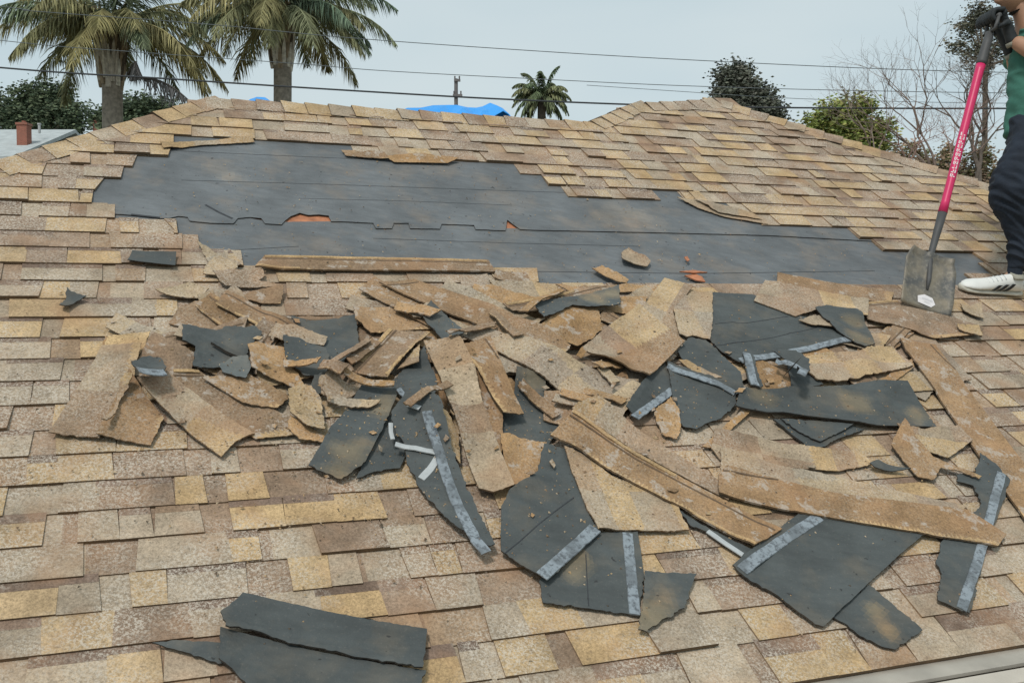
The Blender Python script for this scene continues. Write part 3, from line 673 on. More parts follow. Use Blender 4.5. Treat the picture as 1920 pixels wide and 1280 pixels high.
# centre pile
nail(MM, [(300, 460), (520, 430), (690, 500), (735, 560), (560, 570), (400, 600), (310, 540)], 'mid brown sheet under the crossing of the big diagonal strips', tint=1.15)
tanp(MM, [(1500, 440), (1667, 440), (1700, 560), (1560, 640), (1420, 620), (1340, 560)], 'brown rubble sheet right of the long diagonal strip', typ='orange', tint=.85, torn=.006)
nail(MM, [(345, 340), (430, 265), (570, 300), (740, 420), (700, 470), (740, 560), (560, 470)], 'upper left brown strip of the central diagonal pair')
nail(MM, [(480, 272), (640, 255), (780, 310), (930, 390), (1160, 460), (1390, 600), (1500, 700), (1470, 745), (1310, 660), (1030, 480), (880, 450), (700, 370)], 'long brown strip running diagonally through the pile centre', th=.007)
tanp(MM, [(600, 460), (720, 410), (740, 450), (680, 500), (640, 495)], 'small yellow corner left of the small dark slate like scrap')
tanp(MM, [(850, 475), (990, 530), (1040, 590), (960, 610), (910, 570)], 'small yellow corner right of the small dark slate like scrap')
nail(FF, [(940, 578), (1060, 550), (1120, 538), (1155, 538), (1158, 552), (1060, 572), (1000, 592), (960, 594)], 'orange tan strip behind the grey curled flap near the felt')
dark(FF, [(1000, 590), (1010, 577), (1060, 565), (1120, 550), (1158, 542), (1160, 580), (1115, 585), (1070, 583), (1040, 600), (1015, 615)], 'grey curled flap with ragged lower edge near the felt, centre', curl=.03, torn=.006, tint=1.2, smears=[(1110, 565, .05), (1145, 560, .04)])
dark(MM, [(500, 875), (600, 780), (700, 660), (720, 750), (760, 920), (740, 1000), (660, 985), (540, 900)], 'dark triangular sheet left of the long vertical granule strip')
tanp(MM, [(540, 825), (670, 670), (655, 830)], 'yellow triangle under the orange edged brown strip')
nail(MM, [(290, 780), (390, 680), (500, 570), (600, 560), (730, 600), (610, 740), (490, 872), (360, 850), (290, 830)], 'brown strip with orange edges right of the left heap', ax=((661, 695), (735, 618)))
tanp(MM, [(105, 900), (180, 840), (275, 880), (360, 870), (230, 975), (120, 950)], 'jagged yellow scrap below the orange edged brown strip', torn=.006)
dark(MM, [(1200, 830), (1290, 838), (1370, 850), (1375, 1030), (1510, 1062), (1400, 1180), (1170, 1175), (1130, 1130), (1125, 1015), (1190, 990)], 'dark square sheet right of the brown vertical strips in the centre', smears=[(995, 725, .05)])
tanp(FF, [(869, 638), (896, 618), (970, 650), (1040, 680), (1125, 690), (1210, 711), (1163, 777), (1102, 754), (1040, 726), (946, 679)], 'long grey tan diagonal strip below the longest brown diagonal', ax=((896, 618), (1163, 777)), typ='grey', th=.006)
nail(MM, [(1375, 892), (1500, 900), (1640, 960), (1590, 1055), (1510, 1058), (1375, 1030)], 'short brown block lying against the dark square sheet in the centre', tint=1.15)
dark(BM_, [(300, 325), (345, 220), (450, -20), (540, 80), (555, 210), (530, 270), (460, 275), (380, 292)], 'dark sheet behind the brown smeared dark slab, left of the silver striped blade')
dark(FF, [(580, 872), (630, 800), (683, 724), (735, 735), (743, 758), (715, 815), (683, 872), (652, 899), (622, 893)], 'dark slab with brown smears pointing lower left below the left heap', torn=.004, ax=((580, 872), (683, 724)), smears=[(650, 858, .055), (715, 775, .045), (635, 890, .05)])
nail(MM, [(950, 870), (1010, 880), (1130, 1000), (1140, 1180), (1130, 1250), (1060, 1200), (1020, 1050)], 'brown strip hidden between vertical granule strip and dark square')
tanp(BM_, [(1040, 130), (1170, 135), (1290, 150), (1258, 240), (1240, 300), (1140, 372), (1095, 350)], 'orange tan torn scrap at the foot of the brown vertical strips', typ='orange', torn=.006)
tanp(MM, [(610, 1000), (760, 930), (830, 990), (850, 1100), (800, 1090), (700, 1040)], 'orange brown wedge left of the long vertical granule strip', typ='orange')
tanp(BM_, [(690, 50), (760, 60), (830, 130), (840, 260), (780, 180)], 'small tan sliver beside the silver striped dark blade')
nail(MM, [(870, 670), (930, 620), (1060, 620), (1130, 720), (1200, 860), (1262, 995), (1150, 1002), (1040, 850), (950, 800)], 'brown strip with bright orange right edge beside the vertical granule strip', ax=((869, 655), (960, 766)))
tanp(FF, [(791, 661), (805, 645), (852, 655), (879, 719), (906, 786), (936, 856), (968, 905), (950, 925), (915, 910), (890, 880), (855, 838), (830, 760), (808, 710)], 'long vertical granule strip with grey patches at the pile centre', ax=((800, 655), (900, 900)), th=.006)
dark(MM, [(540, 905), (572, 888), (670, 955), (640, 988)], 'short dark piece with a light glue strip above the silver striped blade', strips=[([(556, 900), (652, 968)], .022)], th=.006)
dark(MM, [(685, 490), (732, 420), (800, 470), (930, 585), (910, 605), (800, 630), (720, 545)], 'small dark slate like scrap on top of the central diagonals', tint=1.1, curl=.01)
dark(BM_, [(470, 60), (540, 5), (600, 30), (640, 20), (700, 50), (760, 170), (830, 310), (920, 500), (1015, 700), (990, 712), (870, 650), (720, 500), (640, 400), (560, 270), (545, 190), (480, 110)],
     'long pointed dark blade with silver strip and torn white film', torn=.005, curl=.03,
     strips=[([(655, 45), (740, 200), (830, 420), (930, 630), (985, 695)], .036), ([(505, 138), (610, 160), (720, 188)], .022, 'film'), ([(728, 205), (690, 250), (645, 292)], .026, 'film'), ([(478, 50), (480, 85), (492, 118)], .016, 'film'), ([(560, 2), (620, 28)], .022, 'film')])
# short straight broken strips tumbled through the middle of the heap
rb2 = random.Random(43)
for i in range(22):
    if i < 16: x, y = rb2.uniform(620, 1230), rb2.uniform(560, 760)
    elif i < 17: x, y = rb2.uniform(270, 640), rb2.uniform(610, 770)
    else: x, y = rb2.uniform(1050, 1750), rb2.uniform(660, 860)
    L_ = rb2.uniform(22, 62); w_ = rb2.uniform(5, 13); a = rb2.choice((.2, .55, .9, -.45, 2.1, -.9)) + rb2.uniform(-.2, .2); ca, sa = math.cos(a), math.sin(a)
    pts = [(x + u_ * L_ * ca - v_ * w_ * sa, y + (u_ * L_ * sa + v_ * w_ * ca) * .75) for u_, v_ in ((-1, -1), (1, -1), (1 + rb2.uniform(-.3, .1), 1), (-1 + rb2.uniform(-.1, .3), 1))]
    ty = rb2.choice(('nail', 'tan', 'orange', 'orange', 'grey'))
    sheet('shingle_sliver', pts, ty, label=near_label(x, y, ('short ' if L_ < 42 else 'long ') + CW[ty] + ' straight sliver'), cat='shingle sliver', group='broken slivers on the heap', seed=1200 + i, th=.006, torn=.003, ply=False, stiff=.5, curl=.002, tint=rb2.uniform(.8, 1.1), ax=(pts[0], pts[1]))
# right pile
nail(RR, [(185, 222), (190, 150), (400, 190), (880, 285), (868, 350), (720, 345), (420, 285)], 'orange brown strip along the felt edge left of the shovel blade')
nail(RR, [(690, 360), (880, 345), (1280, 440), (1412, 540), (1350, 552), (1120, 502), (1110, 572), (900, 522), (720, 455)], 'long brown strip below the shovel blade')
tanp(RR, [(1255, 480), (1390, 485), (1415, 545), (1270, 510)], 'small yellow tab at the right end of the strip below the shovel')
tanp(RR, [(1280, 352), (1340, 362), (1405, 345), (1420, 442), (1350, 420), (1300, 392)], 'curled brown flap right of the shovel blade corner', typ='grey', curl=.008)
dark(FF, [(1335, 548), (1410, 552), (1440, 563), (1490, 590), (1535, 603), (1594, 641), (1500, 660), (1385, 682), (1350, 660), (1328, 640)], 'big dark sheet with fold lines and a silver bottom edge, right heap',
     strips=[([(1388, 678), (1480, 661), (1592, 641)], .035)], seams=[([(1340, 610), (1400, 604), (1478, 592)],), ([(1330, 650), (1450, 632), (1540, 612)],)], ax=((1388, 678), (1592, 641)))
half_ = nail(RR, [(40, 345), (110, 215), (280, 252), (420, 290), (560, 320), (718, 345), (720, 460), (640, 400), (410, 402), (280, 432)], 'strip with brown upper half and tan lower half left of the shovel', typ='tan', ax=((1500, 545), (1413, 527)))
tanp(RR, [(300, 470), (370, 440), (430, 430), (510, 522), (440, 505), (380, 500)], 'tan fragment lying on the big dark folded sheet', curl=.01)
dark(RR, [(412, 372), (480, 355), (570, 370), (650, 388), (690, 420), (765, 602), (700, 622), (640, 600), (530, 530), (450, 440)], 'dark and brown sheet right of the big folded dark sheet', tint=1.1, smears=[(1600, 605, .05), (1610, 640, .05)])
dark(NN, [(730, 660), (800, 560), (900, 580), (1060, 712), (1110, 760), (1140, 862), (1090, 892), (980, 850), (870, 790)], 'dark brown flat sheet under the big folded sheet, right heap')
tanp(NN, [(740, 690), (800, 700), (900, 750), (1000, 805), (900, 800)], 'thin tan wedge on the dark brown flat sheet')
dark(NN, [(410, 1015), (470, 920), (560, 790), (660, 728), (730, 860), (600, 980), (490, 1062)], 'dark sheet with a diagonal silver strip pointing lower left', strips=[([(475, 1045), (600, 940), (712, 852)], .035)])
dark(NN, [(665, 722), (860, 800), (1075, 885), (1085, 960), (1000, 1040), (900, 1072), (850, 1102), (770, 1085), (720, 1020), (700, 900)], 'dark sheet with silver strip along its top edge, ragged lower side', strips=[([(672, 735), (870, 815), (1075, 898)], .035)], torn=.005)
tanp(NN, [(590, 1020), (640, 970), (685, 935), (740, 1000), (750, 1130), (732, 1168), (650, 1140)], 'orange tan wedge below the ragged dark sheet', typ='orange', torn=.005)
tanp(NN, [(500, 380), (560, 300), (660, 195), (740, 210), (830, 242), (770, 330), (712, 400), (748, 552), (600, 465), (495, 425)], 'brown and grey striped scrap at the top of the right centre fan', ax=((1200, 590), (1246, 521)))
tanp(NN, [(155, 627), (270, 510), (490, 372), (510, 432), (760, 555), (762, 592), (665, 690), (570, 797), (380, 715), (270, 680)], 'wide two tone shingle with yellow left edge, right centre fan', ax=((1160, 700), (1280, 640)), typ='half', th=.007)
tanp(NN, [(710, 392), (760, 330), (830, 280), (948, 265), (945, 460), (930, 572), (820, 552), (790, 562), (742, 545)], 'pale grey ribbed granule strip next to the big dark sheet', typ='grey', ax=((1262, 582), (1331, 588)), torn=.004)
nail(RR, [(-10, 720), (90, 700), (180, 740), (258, 860), (150, 870), (20, 860)], 'rusty brown scrap inside the curled dark strip', typ='orange', tint=.7)
dark(RR, [(240, 700), (330, 705), (460, 832), (360, 850), (262, 858)], 'dark piece right of the curled silver strip')
tanp(RR, [(200, 682), (350, 665), (500, 640), (640, 652), (780, 615), (880, 612), (1000, 722), (800, 772), (720, 785), (560, 806), (430, 802), (320, 712)], 'jagged yellow and brown shingle above the long dark plank, right heap', torn=.007, ax=((1500, 690), (1700, 690)), th=.007)
dark(RR, [(160, 1040), (300, 1045), (650, 1080), (705, 1102), (560, 1152), (440, 1212), (385, 1222), (300, 1150)], 'dark folded stack poking out beneath the long dark plank', th=.008)
dark(RR, [(200, 1040), (400, 1050), (640, 1075), (560, 1120), (440, 1175), (320, 1120)], 'upper leaf of the dark folded stack beneath the long dark plank', tint=1.1, curl=.01)
dark(FF, [(1376, 768), (1380, 745), (1460, 728), (1560, 721), (1695, 723), (1725, 760), (1752, 802), (1700, 806), (1600, 798), (1500, 785)], 'long dark plank with brown smears across the right heap', torn=.002, th=.007, ax=((1376, 768), (1752, 802)), smears=[(1425, 752, .05), (1600, 762, .07), (1718, 785, .05)])
dark(NN, [(1125, 642), (1178, 630), (1210, 740), (1248, 852), (1230, 866), (1165, 856)], 'small upright dark strip with silver band on the right heap', strips=[([(1152, 642), (1178, 750), (1200, 852)], .035)])
nail(RR, [(890, 590), (930, 580), (1150, 600), (1300, 760), (1480, 1000), (1664, 1200), (1680, 1300), (1664, 1385), (1570, 1395), (1440, 1280), (1330, 1130), (1130, 880), (1000, 722)], 'long brown plank slanting down to the right edge of the photo', th=.008, torn=.002, ax=((1685, 640), (1920, 900)), tint=1.05)
# lower pile
tanp(BR, [(0, 60), (180, 90), (330, 130), (520, 160), (700, 170), (760, 230), (600, 260), (300, 240), (60, 240), (-20, 160)], 'mottled granule sheet below the folded dark stack, above the level plank', typ='tan', tint=.95)
tanp(BR, [(860, 60), (1000, 80), (1160, 60), (1230, 130), (1120, 200), (950, 150)], 'tan shingle piece above the brown torn flap near the slanting plank', tint=.95)
dark(BR, [(1265, 190), (1340, 240), (1410, 320), (1360, 470), (1305, 620), (1260, 800), (1220, 947), (1150, 920), (1070, 885), (1090, 760), (1060, 700), (1090, 600), (1230, 480), (1280, 420), (1240, 335), (1160, 312), (1160, 285), (1250, 275)], 'tall dark sheet with silver strip at the lower right, ragged left side',
     strips=[([(1370, 285), (1330, 460), (1262, 700), (1185, 925)], .035)], torn=.005, ax=((1790, 1130), (1880, 900)))
nail(BR, [(850, 130), (900, 30), (960, 110), (1050, 190), (1280, 292), (1268, 302), (1180, 262), (1090, 240), (1060, 292), (980, 282)], 'brown torn flap below the long dark plank, lower right', torn=.005, curl=.006)
dark(BR, [(735, 240), (782, 218), (930, 272), (850, 268), (760, 255)], 'small dark sliver left of the brown torn flap', torn=.002)
dark(BN, [(860, 480), (980, 560), (1100, 620), (1250, 690), (1212, 732), (1090, 650), (1010, 600), (930, 570)], 'narrow dark piece with pale edge under the longest plank', strips=[([(1020, 600), (1110, 662), (1205, 722)], .02, 'film')])
tanp(BR, [(20, 170), (120, 180), (300, 240), (480, 270), (700, 320), (1210, 430), (1180, 470), (780, 410), (420, 340), (30, 270)], 'mottled granule strip directly above the lower brown plank', typ='grey')
dark(BN, [(145, 850), (290, 740), (450, 605), (655, 603), (690, 825), (660, 1042), (400, 1002), (160, 972)], 'dark sheet with upright silver strip and a brown patch, bottom centre', strips=[([(602, 612), (620, 800), (642, 1035)], .035)], seams=[([(385, 720), (400, 990)], .003)], smears=[(1078, 1065, .045), (1080, 1040, .03)])
dark(BM_, [(1050, 505), (1085, 430), (1160, 370), (1240, 310), (1270, 180), (1380, 190), (1450, 370), (1530, 560), (1557, 605), (1440, 740), (1310, 867), (1240, 850), (1140, 780), (1050, 722)], 'dark five sided sheet with silver band on its lower right edge',
     strips=[([(1262, 848), (1400, 720), (1545, 585)], .042)], seams=[([(1075, 715), (1250, 560), (1440, 410)],)], ax=((1030, 1090), (1118, 997)))
tanp(BM_, [(1308, 232), (1322, 222), (1342, 248), (1335, 262)], 'tiny tan chip lying on the dark five sided sheet', torn=.001)
dark(BN, [(690, 815), (830, 820), (960, 830), (930, 900), (900, 1000), (780, 1062), (700, 1132), (655, 1122), (690, 930)], 'small brown stained dark scrap right of the upright silver strip', torn=.006, tint=1.1, smears=[(1225, 1140, .06), (1215, 1170, .05)])
tanp(BN, [(262, 190), (400, 220), (520, 312), (700, 380), (850, 462), (922, 596), (700, 600), (440, 606), (350, 400)], 'wedge shaped granule shingle between the dark sheets and longest plank', ax=((1115, 997), (1290, 993)), th=.006)
tanp(BN, [(300, 30), (330, -20), (430, 0), (640, 80), (860, 190), (990, 300), (1150, 400), (1130, 430), (800, 290), (520, 142)], 'yellow granule strip lying along the top of the longest plank', ax=((1070, 780), (1370, 930)))
dark(BR, [(570, 960), (650, 880), (740, 802), (870, 910), (1000, 1022), (930, 1070), (870, 1117), (800, 1100), (700, 1050), (620, 987)], 'small dark smeared tail piece under the biggest dark rectangle', torn=.004, smears=[(1640, 1150, .035), (1665, 1180, .03)])
dark(BR, [(85, 715), (240, 590), (400, 470), (520, 478), (1000, 572), (880, 672), (700, 840), (520, 1012), (480, 1000), (290, 852), (170, 790)], 'biggest dark rectangle with silver strip on its left, lower right',
     strips=[([(130, 740), (310, 605), (500, 482)], .042)], ax=((1375, 1060), (1540, 967)), th=.006)
nail(BN, [(190, 122), (300, 32), (520, 142), (800, 290), (1100, 432), (1400, 562), (1390, 602), (1262, 688), (900, 500), (560, 322), (380, 225)], 'longest brown plank with white blotches running down to the right', th=.008, torn=.002, ax=((1030, 825), (1415, 1025)))
nail(BR, [(20, 268), (60, 240), (220, 292), (420, 332), (780, 402), (1200, 442), (1330, 522), (1410, 572), (1487, 602), (1375, 632), (1290, 602), (1160, 582), (1140, 586), (720, 512), (300, 442), (20, 372)], 'long brown plank with white blotches nearly level, lower right', th=.008, torn=.002, ax=((1350, 925), (1850, 1000)))
dark(NN, [(1290, 690), (1330, 668), (1420, 690), (1500, 740), (1510, 800), (1470, 840), (1400, 850), (1440, 790), (1390, 730)], 'curled dark strip with silver band looping over a brown scrap', strips=[([(1330, 685), (1440, 730), (1478, 790), (1450, 840)], .035)], curl=.05, lift=.03)
# lone dark sheets at the bottom
dark(FF, [(285, 1203), (330, 1198), (420, 1203), (425, 1245), (395, 1238), (350, 1222)], 'olive brown pointed tail sticking out left of the bottom dark slab', tint=1.2, group='lone dark scraps away from the pile')
dark(FF, [(413, 1180), (600, 1222), (798, 1262), (778, 1300), (620, 1330), (470, 1290), (440, 1262), (410, 1240)], 'lower half of the big cracked dark slab, bottom left of the photo', group='lone dark scraps away from the pile', th=.006, tint=.95)
dark(FF, [(413, 1155), (440, 1130), (455, 1113), (620, 1147), (800, 1180), (797, 1215), (790, 1262), (700, 1243), (600, 1222), (540, 1213), (480, 1193), (422, 1187)], 'upper half of the big cracked dark slab, bottom left of the photo', group='lone dark scraps away from the pile', th=.006)
# small crumbs through the pile
r9 = random.Random(5)
for i in range(46):
    for _ in range(30):
        x, y = r9.gauss(980, 420), r9.gauss(760, 110)
        if 90 < x < 1900 and 560 < y < 1150: break
    s = r9.uniform(4, 9); a = r9.uniform(0, 3)
    pts = [(x + s * math.cos(a + q) * w_, y + s * .6 * math.sin(a + q)) for q, w_ in ((0, 1.5), (1.2, .6), (2.9, 1.3), (4.6, .7))]
    ty = r9.choice(('tan', 'nail', 'orange', 'grey'))
    sheet('shingle_crumb', pts, ty, label=near_label(x, y, ('tiny ' if s < 6.5 else 'small ') + CW[ty] + ' crumb'), cat='shingle crumb', group='small torn crumbs in the heap', th=.002, torn=.003, upd=False, seed=500 + i, curl=0, tint=r9.uniform(.8, 1.05))

# loose granules, dust and slivers sifted over the heap and the shingles round it
lg = MB(); rg = random.Random(77)
for i in range(3400):
    if i % 6 == 0: x, y = rg.uniform(300, 1700), rg.uniform(300, 540)
    else: x, y = rg.gauss(980, 480), rg.gauss(780, 150)
    if not (-100 < x < 2000 and 290 < y < 1270): continue
    uu, vv = uv(x, y, .02); h_ = float(hsample(uu, vv, hm)) + .0005; s_g = rg.uniform(.0015, .0045) * (1.6 if rg.random() < .08 else 1)
    a = rg.uniform(0, 6.28); c_ = rg.choice(((.50, .37, .22), (.42, .30, .18), (.30, .21, .14), (.55, .45, .33), (.12, .10, .08)))
    A_ = [R(uu + s_g * math.cos(a + q) * w1, vv + s_g * math.sin(a + q) * w1, h_) for q, w1 in ((0, 1.6), (2.0, .8), (4.1, 1.1))]; T_ = R(uu, vv, h_ + s_g * .9)
    lg.face([A_[0], A_[1], T_], c_); lg.face([A_[1], A_[2], T_], c_); lg.face([A_[2], A_[0], T_], c_)
tag(lg.build('shingle_grit', M['ply'], origin=R(0, 1)), 'loose granules and grit sifted over the roof and heap', 'grit', kind='stuff')

# ------------------------------------------------------------------ trees
def perp(d):
    a = Vector((0, 0, 1)) if abs(d.z) < .9 else Vector((1, 0, 0)); x = d.cross(a).normalized(); return x, d.cross(x).normalized()
def palm(name, label, px0, pyc, depth, trunk_w, nfr, flen, seed, up0=.9, green=(.13, .165, .095), yellow=(.29, .26, .12), leaf=.42, trunkcol=(.27, .24, .20), boots=True, group=None, dead=None, lw=.016, droopk=1.0, lowe=.1):
    r = random.Random(seed); c = atd(px0, pyc, depth); base = Vector((c.x, c.y, 0)); root = empty(name, base); tag(root, label, 'palm tree', group)
    tw = trunk_w / F * depth / 2
    t_ = MB(); zs = [0, c.z * .3, c.z * .6, c.z - 1.15 * tw * 6, c.z - tw * 2.5, c.z - tw, c.z]; rs = [tw * 1.25, tw * 1.05, tw, tw, tw * 1.05, tw * .9, tw * .5]
    t_.tube([Vector((c.x + .02 * math.sin(z), c.y, z)) for z in zs], rs, 14, trunkcol); keep(t_.build('trunk', M['bark'], smooth=True), root)
    if boots:                                             # old leaf bases flaring up the top of the trunk
        b_ = MB()
        for i in range(90):
            s = i / 90; z = c.z - tw * 6.5 * (1 - s) ; a = i * 2.4; o_ = Vector((math.cos(a), math.sin(a), 0)); rr = tw * (1.0 + .35 * s)
            p0 = Vector((c.x, c.y, z)) + o_ * rr * .9; p1 = p0 + Vector((0, 0, tw * 1.5)) + o_ * tw * .32; p2 = p1 + Vector((0, 0, tw * 1.1)) + o_ * tw * r.uniform(.05, .5)
            k_ = r.choice(((.50, .46, .40), (.30, .24, .17), (.10, .08, .06), (.60, .57, .50))) if s < .62 else r.choice(((.13, .10, .06), (.20, .16, .09), (.10, .085, .05)))
            b_.tube([p0, p1, p2], [tw * .3, tw * .22, tw * .05], 5, k_)
        keep(b_.build('leaf_base', M['bark']), root)
    fr = []
    for i in range(nfr):
        a = i * 2.39996 + r.uniform(-.2, .2); e = up0 - (i / nfr) ** .8 * (up0 + lowe) + r.uniform(-.12, .12)
        fr.append((a, e, flen * r.uniform(.85, 1.1), False))
    fm = MB()
    def frond(mb, st, a, e, L_, col_shift=0, dd=1.0):
        d = Vector((math.cos(a) * math.cos(e), math.sin(a) * math.cos(e), math.sin(e))); p = Vector(st); n_ = 34; pts = [p.copy()]
        for j in range(n_):
            s = j / n_; d = (d + Vector((0, 0, -1)) * (.024 + .07 * s) * dd * droopk).normalized(); p = p + d * (L_ / n_); pts.append(p.copy())
        base_c = Vector(green).lerp(Vector(yellow), min(1, max(0, r.uniform(-.1, 1.05) + col_shift)))
        mb.tube(pts[::3] + [pts[-1]], [.03 * L_ / 3 * (1 - .8 * k / (len(pts[::3]))) for k in range(len(pts[::3]) + 1)], 4, tuple(base_c * 1.15))
        for j in range(5, n_ + 1):
            t = (pts[j] - pts[j - 1]).normalized(); sx, _ = perp(t); s = j / n_
            for q in range(3):
                for sg in (-1, 1):
                    ll = leaf * (math.sin(PI * min(1, .12 + s * .88)) ** .6 + .1) * r.uniform(.7, 1.15)
                    dr = (sx * sg * r.uniform(.5, 1) + t * .75 + Vector((0, 0, -1)) * r.uniform(.25, 1.5)).normalized()
                    p0 = pts[j - 1].lerp(pts[j], q / 3); m_ = p0 + dr * ll * .55; tip = m_ + (dr + Vector((0, 0, -.6))).normalized() * ll * .5
                    w_ = perp(dr)[r.randint(0, 1)] * lw; cc = base_c * r.uniform(.55, 1.5)
                    mb.face([p0 - w_, p0 + w_, m_ + w_ * .9, m_ - w_ * .9], tuple(cc)); mb.face([m_ - w_ * .9, m_ + w_ * .9, tip], tuple(cc * 1.1))
    for a, e, L_, _ in fr:
        mb = MB(); frond(mb, c + Vector((math.cos(a), math.sin(a), 0)) * tw * .6, a, e, L_); keep(mb.build('frond', M['leaf']), root)
    if dead:
        mb = MB()
        for (sx_, sy_), (mx_, my_), (ex_, ey_) in dead:
            A_, B_, C_ = atd(sx_, sy_, depth - .3), atd(mx_, my_, depth - .8), atd(ex_, ey_, depth - 1)
            pts = [(A_ * (1 - s) ** 2 + B_ * 2 * s * (1 - s) + C_ * s * s) for s in [k / 24 for k in range(25)]]
            mb.tube(pts, [.035 - .028 * k / 24 for k in range(25)], 5, (.06, .055, .05))
            for j in range(6, 25):
                for q in range(3):
                    dr = Vector((r.uniform(-.4, .5), r.uniform(-.3, .3), -1)).normalized(); ll = .36 * math.sin(PI * j / 27) + .08; w_ = Vector((.016, 0, 0)); p0 = pts[j]
                    mb.face([p0 - w_, p0 + w_, p0 + dr * ll], (.10, .10, .10))
        keep(mb.build('dead_frond', M['leaf']), root)
    return root
palm('palm_tree', 'tall palm with frayed pale leaf bases and a dead frond hanging on its right', 207, 48, 18, 37, 38, 2.15, 3, dead=[((245, 150), (300, 135), (358, 192)), ((240, 140), (262, 100), (252, 128))], group='large palms beyond the roof', droopk=.72, leaf=.5, lw=.010)
palm('palm_tree', 'tall shaggy palm with a straight brown trunk beside the small blue tarp', 527, 22, 18.6, 34, 38, 2.15, 8, green=(.12, .17, .11), group='large palms beyond the roof', leaf=.5, droopk=.72, lw=.010)
palm('palm_tree', 'small distant palm with a round crown right of the utility pole', 1016, 182, 45, 15, 36, 1.6, 5, up0=1.35, green=(.11, .15, .08), yellow=(.19, .20, .10), leaf=.34, boots=False, trunkcol=(.12, .10, .08), lw=.024, droopk=1.1, lowe=.45)

def leafy(name, label, lobes, depth, leafs, size, cols, seed, trunk=None, twig=True, cat='tree', thick=.7, group=None, dens=.85):
    """lobes (px, py, radius px): clumps of small leaf faces spread round each lobe's centre; limbs run to the lobes"""
    r = random.Random(seed); cx_ = sum(l[0] for l in lobes) / len(lobes); b0 = atd(trunk or cx_, 400, depth); base = Vector((b0.x, b0.y, 0)); root = empty(name, base); tag(root, label, cat, group)
    mb = MB(); tr = MB(); C_ = []
    for (x, y, rp) in lobes: C_.append((atd(x, y, depth + r.uniform(-.4, .4) * rp / F * depth), rp / F * depth))
    low = min(c.z - rr for c, rr in C_); topz = max(c.z for c, rr in C_); fork = Vector((base.x, base.y, low + .15 * (topz - low))); w = max(.05, C_[0][1] * .12)
    tr.tube([base, base.lerp(fork, .5) + Vector((.05, 0, 0)), fork], [w * 1.6, w * 1.2, w], 8, (.10, .08, .06))
    for c, rr in C_: tr.tube([fork, fork.lerp(c, .5) + Vector((r.uniform(-.1, .1), 0, .1)) * rr, c], [w * .8, w * .5, w * .15], 5, (.10, .08, .06))
    A_ = sum(rr ** 2 for _, rr in C_)
    for c, rr in C_:
        nclump = int(leafs * rr * rr / A_ / 9)
        for _ in range(nclump):
            d = Vector((r.gauss(0, 1), r.gauss(0, 1), r.gauss(0, 1))).normalized(); k_ = r.random() ** .45
            nn = noise.noise(d * 2.3 + Vector((seed, c.x, c.z))); rad = rr * k_ * (1 + 1.0 * nn)
            q = c + Vector((d.x, d.y * thick, d.z)) * rad * dens; base_c = Vector(r.choice(cols)) * r.uniform(.75, 1.25)
            if r.random() < .12: tr.tube([c.lerp(q, .3), q], [w * .1, w * .03], 3, (.10, .08, .06))
            cs = size * r.uniform(1.2, 2.8)
            for _ in range(9):
                p = q + Vector((r.gauss(0, 1), r.gauss(0, 1), r.gauss(0, .8))) * cs * .7
                n1 = Vector((r.gauss(0, 1), r.gauss(0, 1), r.gauss(0, 1))).normalized(); a, b_ = perp(n1); s = size * r.uniform(.5, 1.1)
                mb.face([p - a * s, p - b_ * s * .5, p + a * s, p + b_ * s * .5], tuple(base_c * r.uniform(.75, 1.3)))
    keep(tr.build('trunk', M['bark']), root); keep(mb.build('crown', M['leaf']), root); return root
DG = [(.075, .105, .06), (.10, .13, .07), (.055, .08, .045), (.12, .15, .08)]
leafy('broadleaf_tree', 'rounded dark green tree behind the pale roofed house at far left', [(20, 215, 45), (62, 185, 42), (105, 192, 45), (135, 215, 35), (80, 225, 50), (-20, 220, 40), (60, 250, 50), (130, 245, 32)], 32, 21000, .075, DG, 1)
leafy('broadleaf_tree', 'low dark green tree seen between the leftmost palm trunk and the roof hip', [(190, 222, 26), (235, 205, 28), (270, 198, 26), (305, 205, 24), (260, 230, 35), (210, 240, 35), (330, 215, 22)], 31, 13000, .07, DG, 2)
leafy('cypress_tree', 'dark grey green stepped tree rising behind the right roof peak', [(1370, 150, 30), (1392, 143, 24), (1362, 178, 26), (1395, 172, 30), (1405, 185, 24), (1425, 185, 26), (1435, 205, 30), (1452, 215, 22), (1400, 215, 40), (1352, 185, 16)], 36, 19000, .085, [(.095, .105, .08), (.13, .14, .105), (.065, .075, .055), (.17, .17, .14)], 3, dens=.92)
leafy('green_tree', 'bright olive green bushy tree above the right hip', [(1530, 235, 26), (1560, 215, 30), (1595, 212, 32), (1622, 195, 18), (1570, 245, 36), (1615, 240, 40), (1600, 270, 36), (1650, 245, 28), (1640, 275, 30), (1540, 250, 20)], 22, 12000, .055, [(.20, .25, .06), (.25, .28, .08), (.13, .18, .05), (.32, .31, .10)], 4, dens=1.0)
leafy('shrub', 'dry brown hedge along the right hip behind the bare tree', [(1690, 290, 26), (1730, 305, 30), (1770, 318, 32), (1810, 325, 32), (1850, 330, 34), (1780, 290, 24), (1840, 290, 28), (1890, 330, 36), (1710, 275, 16)], 16, 8000, .035, [(.34, .24, .17), (.40, .29, .20), (.26, .22, .13), (.20, .21, .10)], 5, cat='hedge')
leafy('pine_tree', 'pine with tufted dark branches behind the gloved hand', [(1835, 15, 26), (1815, 55, 30), (1860, 40, 26), (1795, 90, 22), (1830, 100, 30), (1870, 95, 24), (1845, 128, 22), (1880, 60, 30), (1900, 110, 26), (1825, 35, 16)], 19, 5600, .038, [(.11, .12, .085), (.13, .13, .09), (.08, .085, .06), (.18, .16, .12)], 6, trunk=1842, dens=1.0)
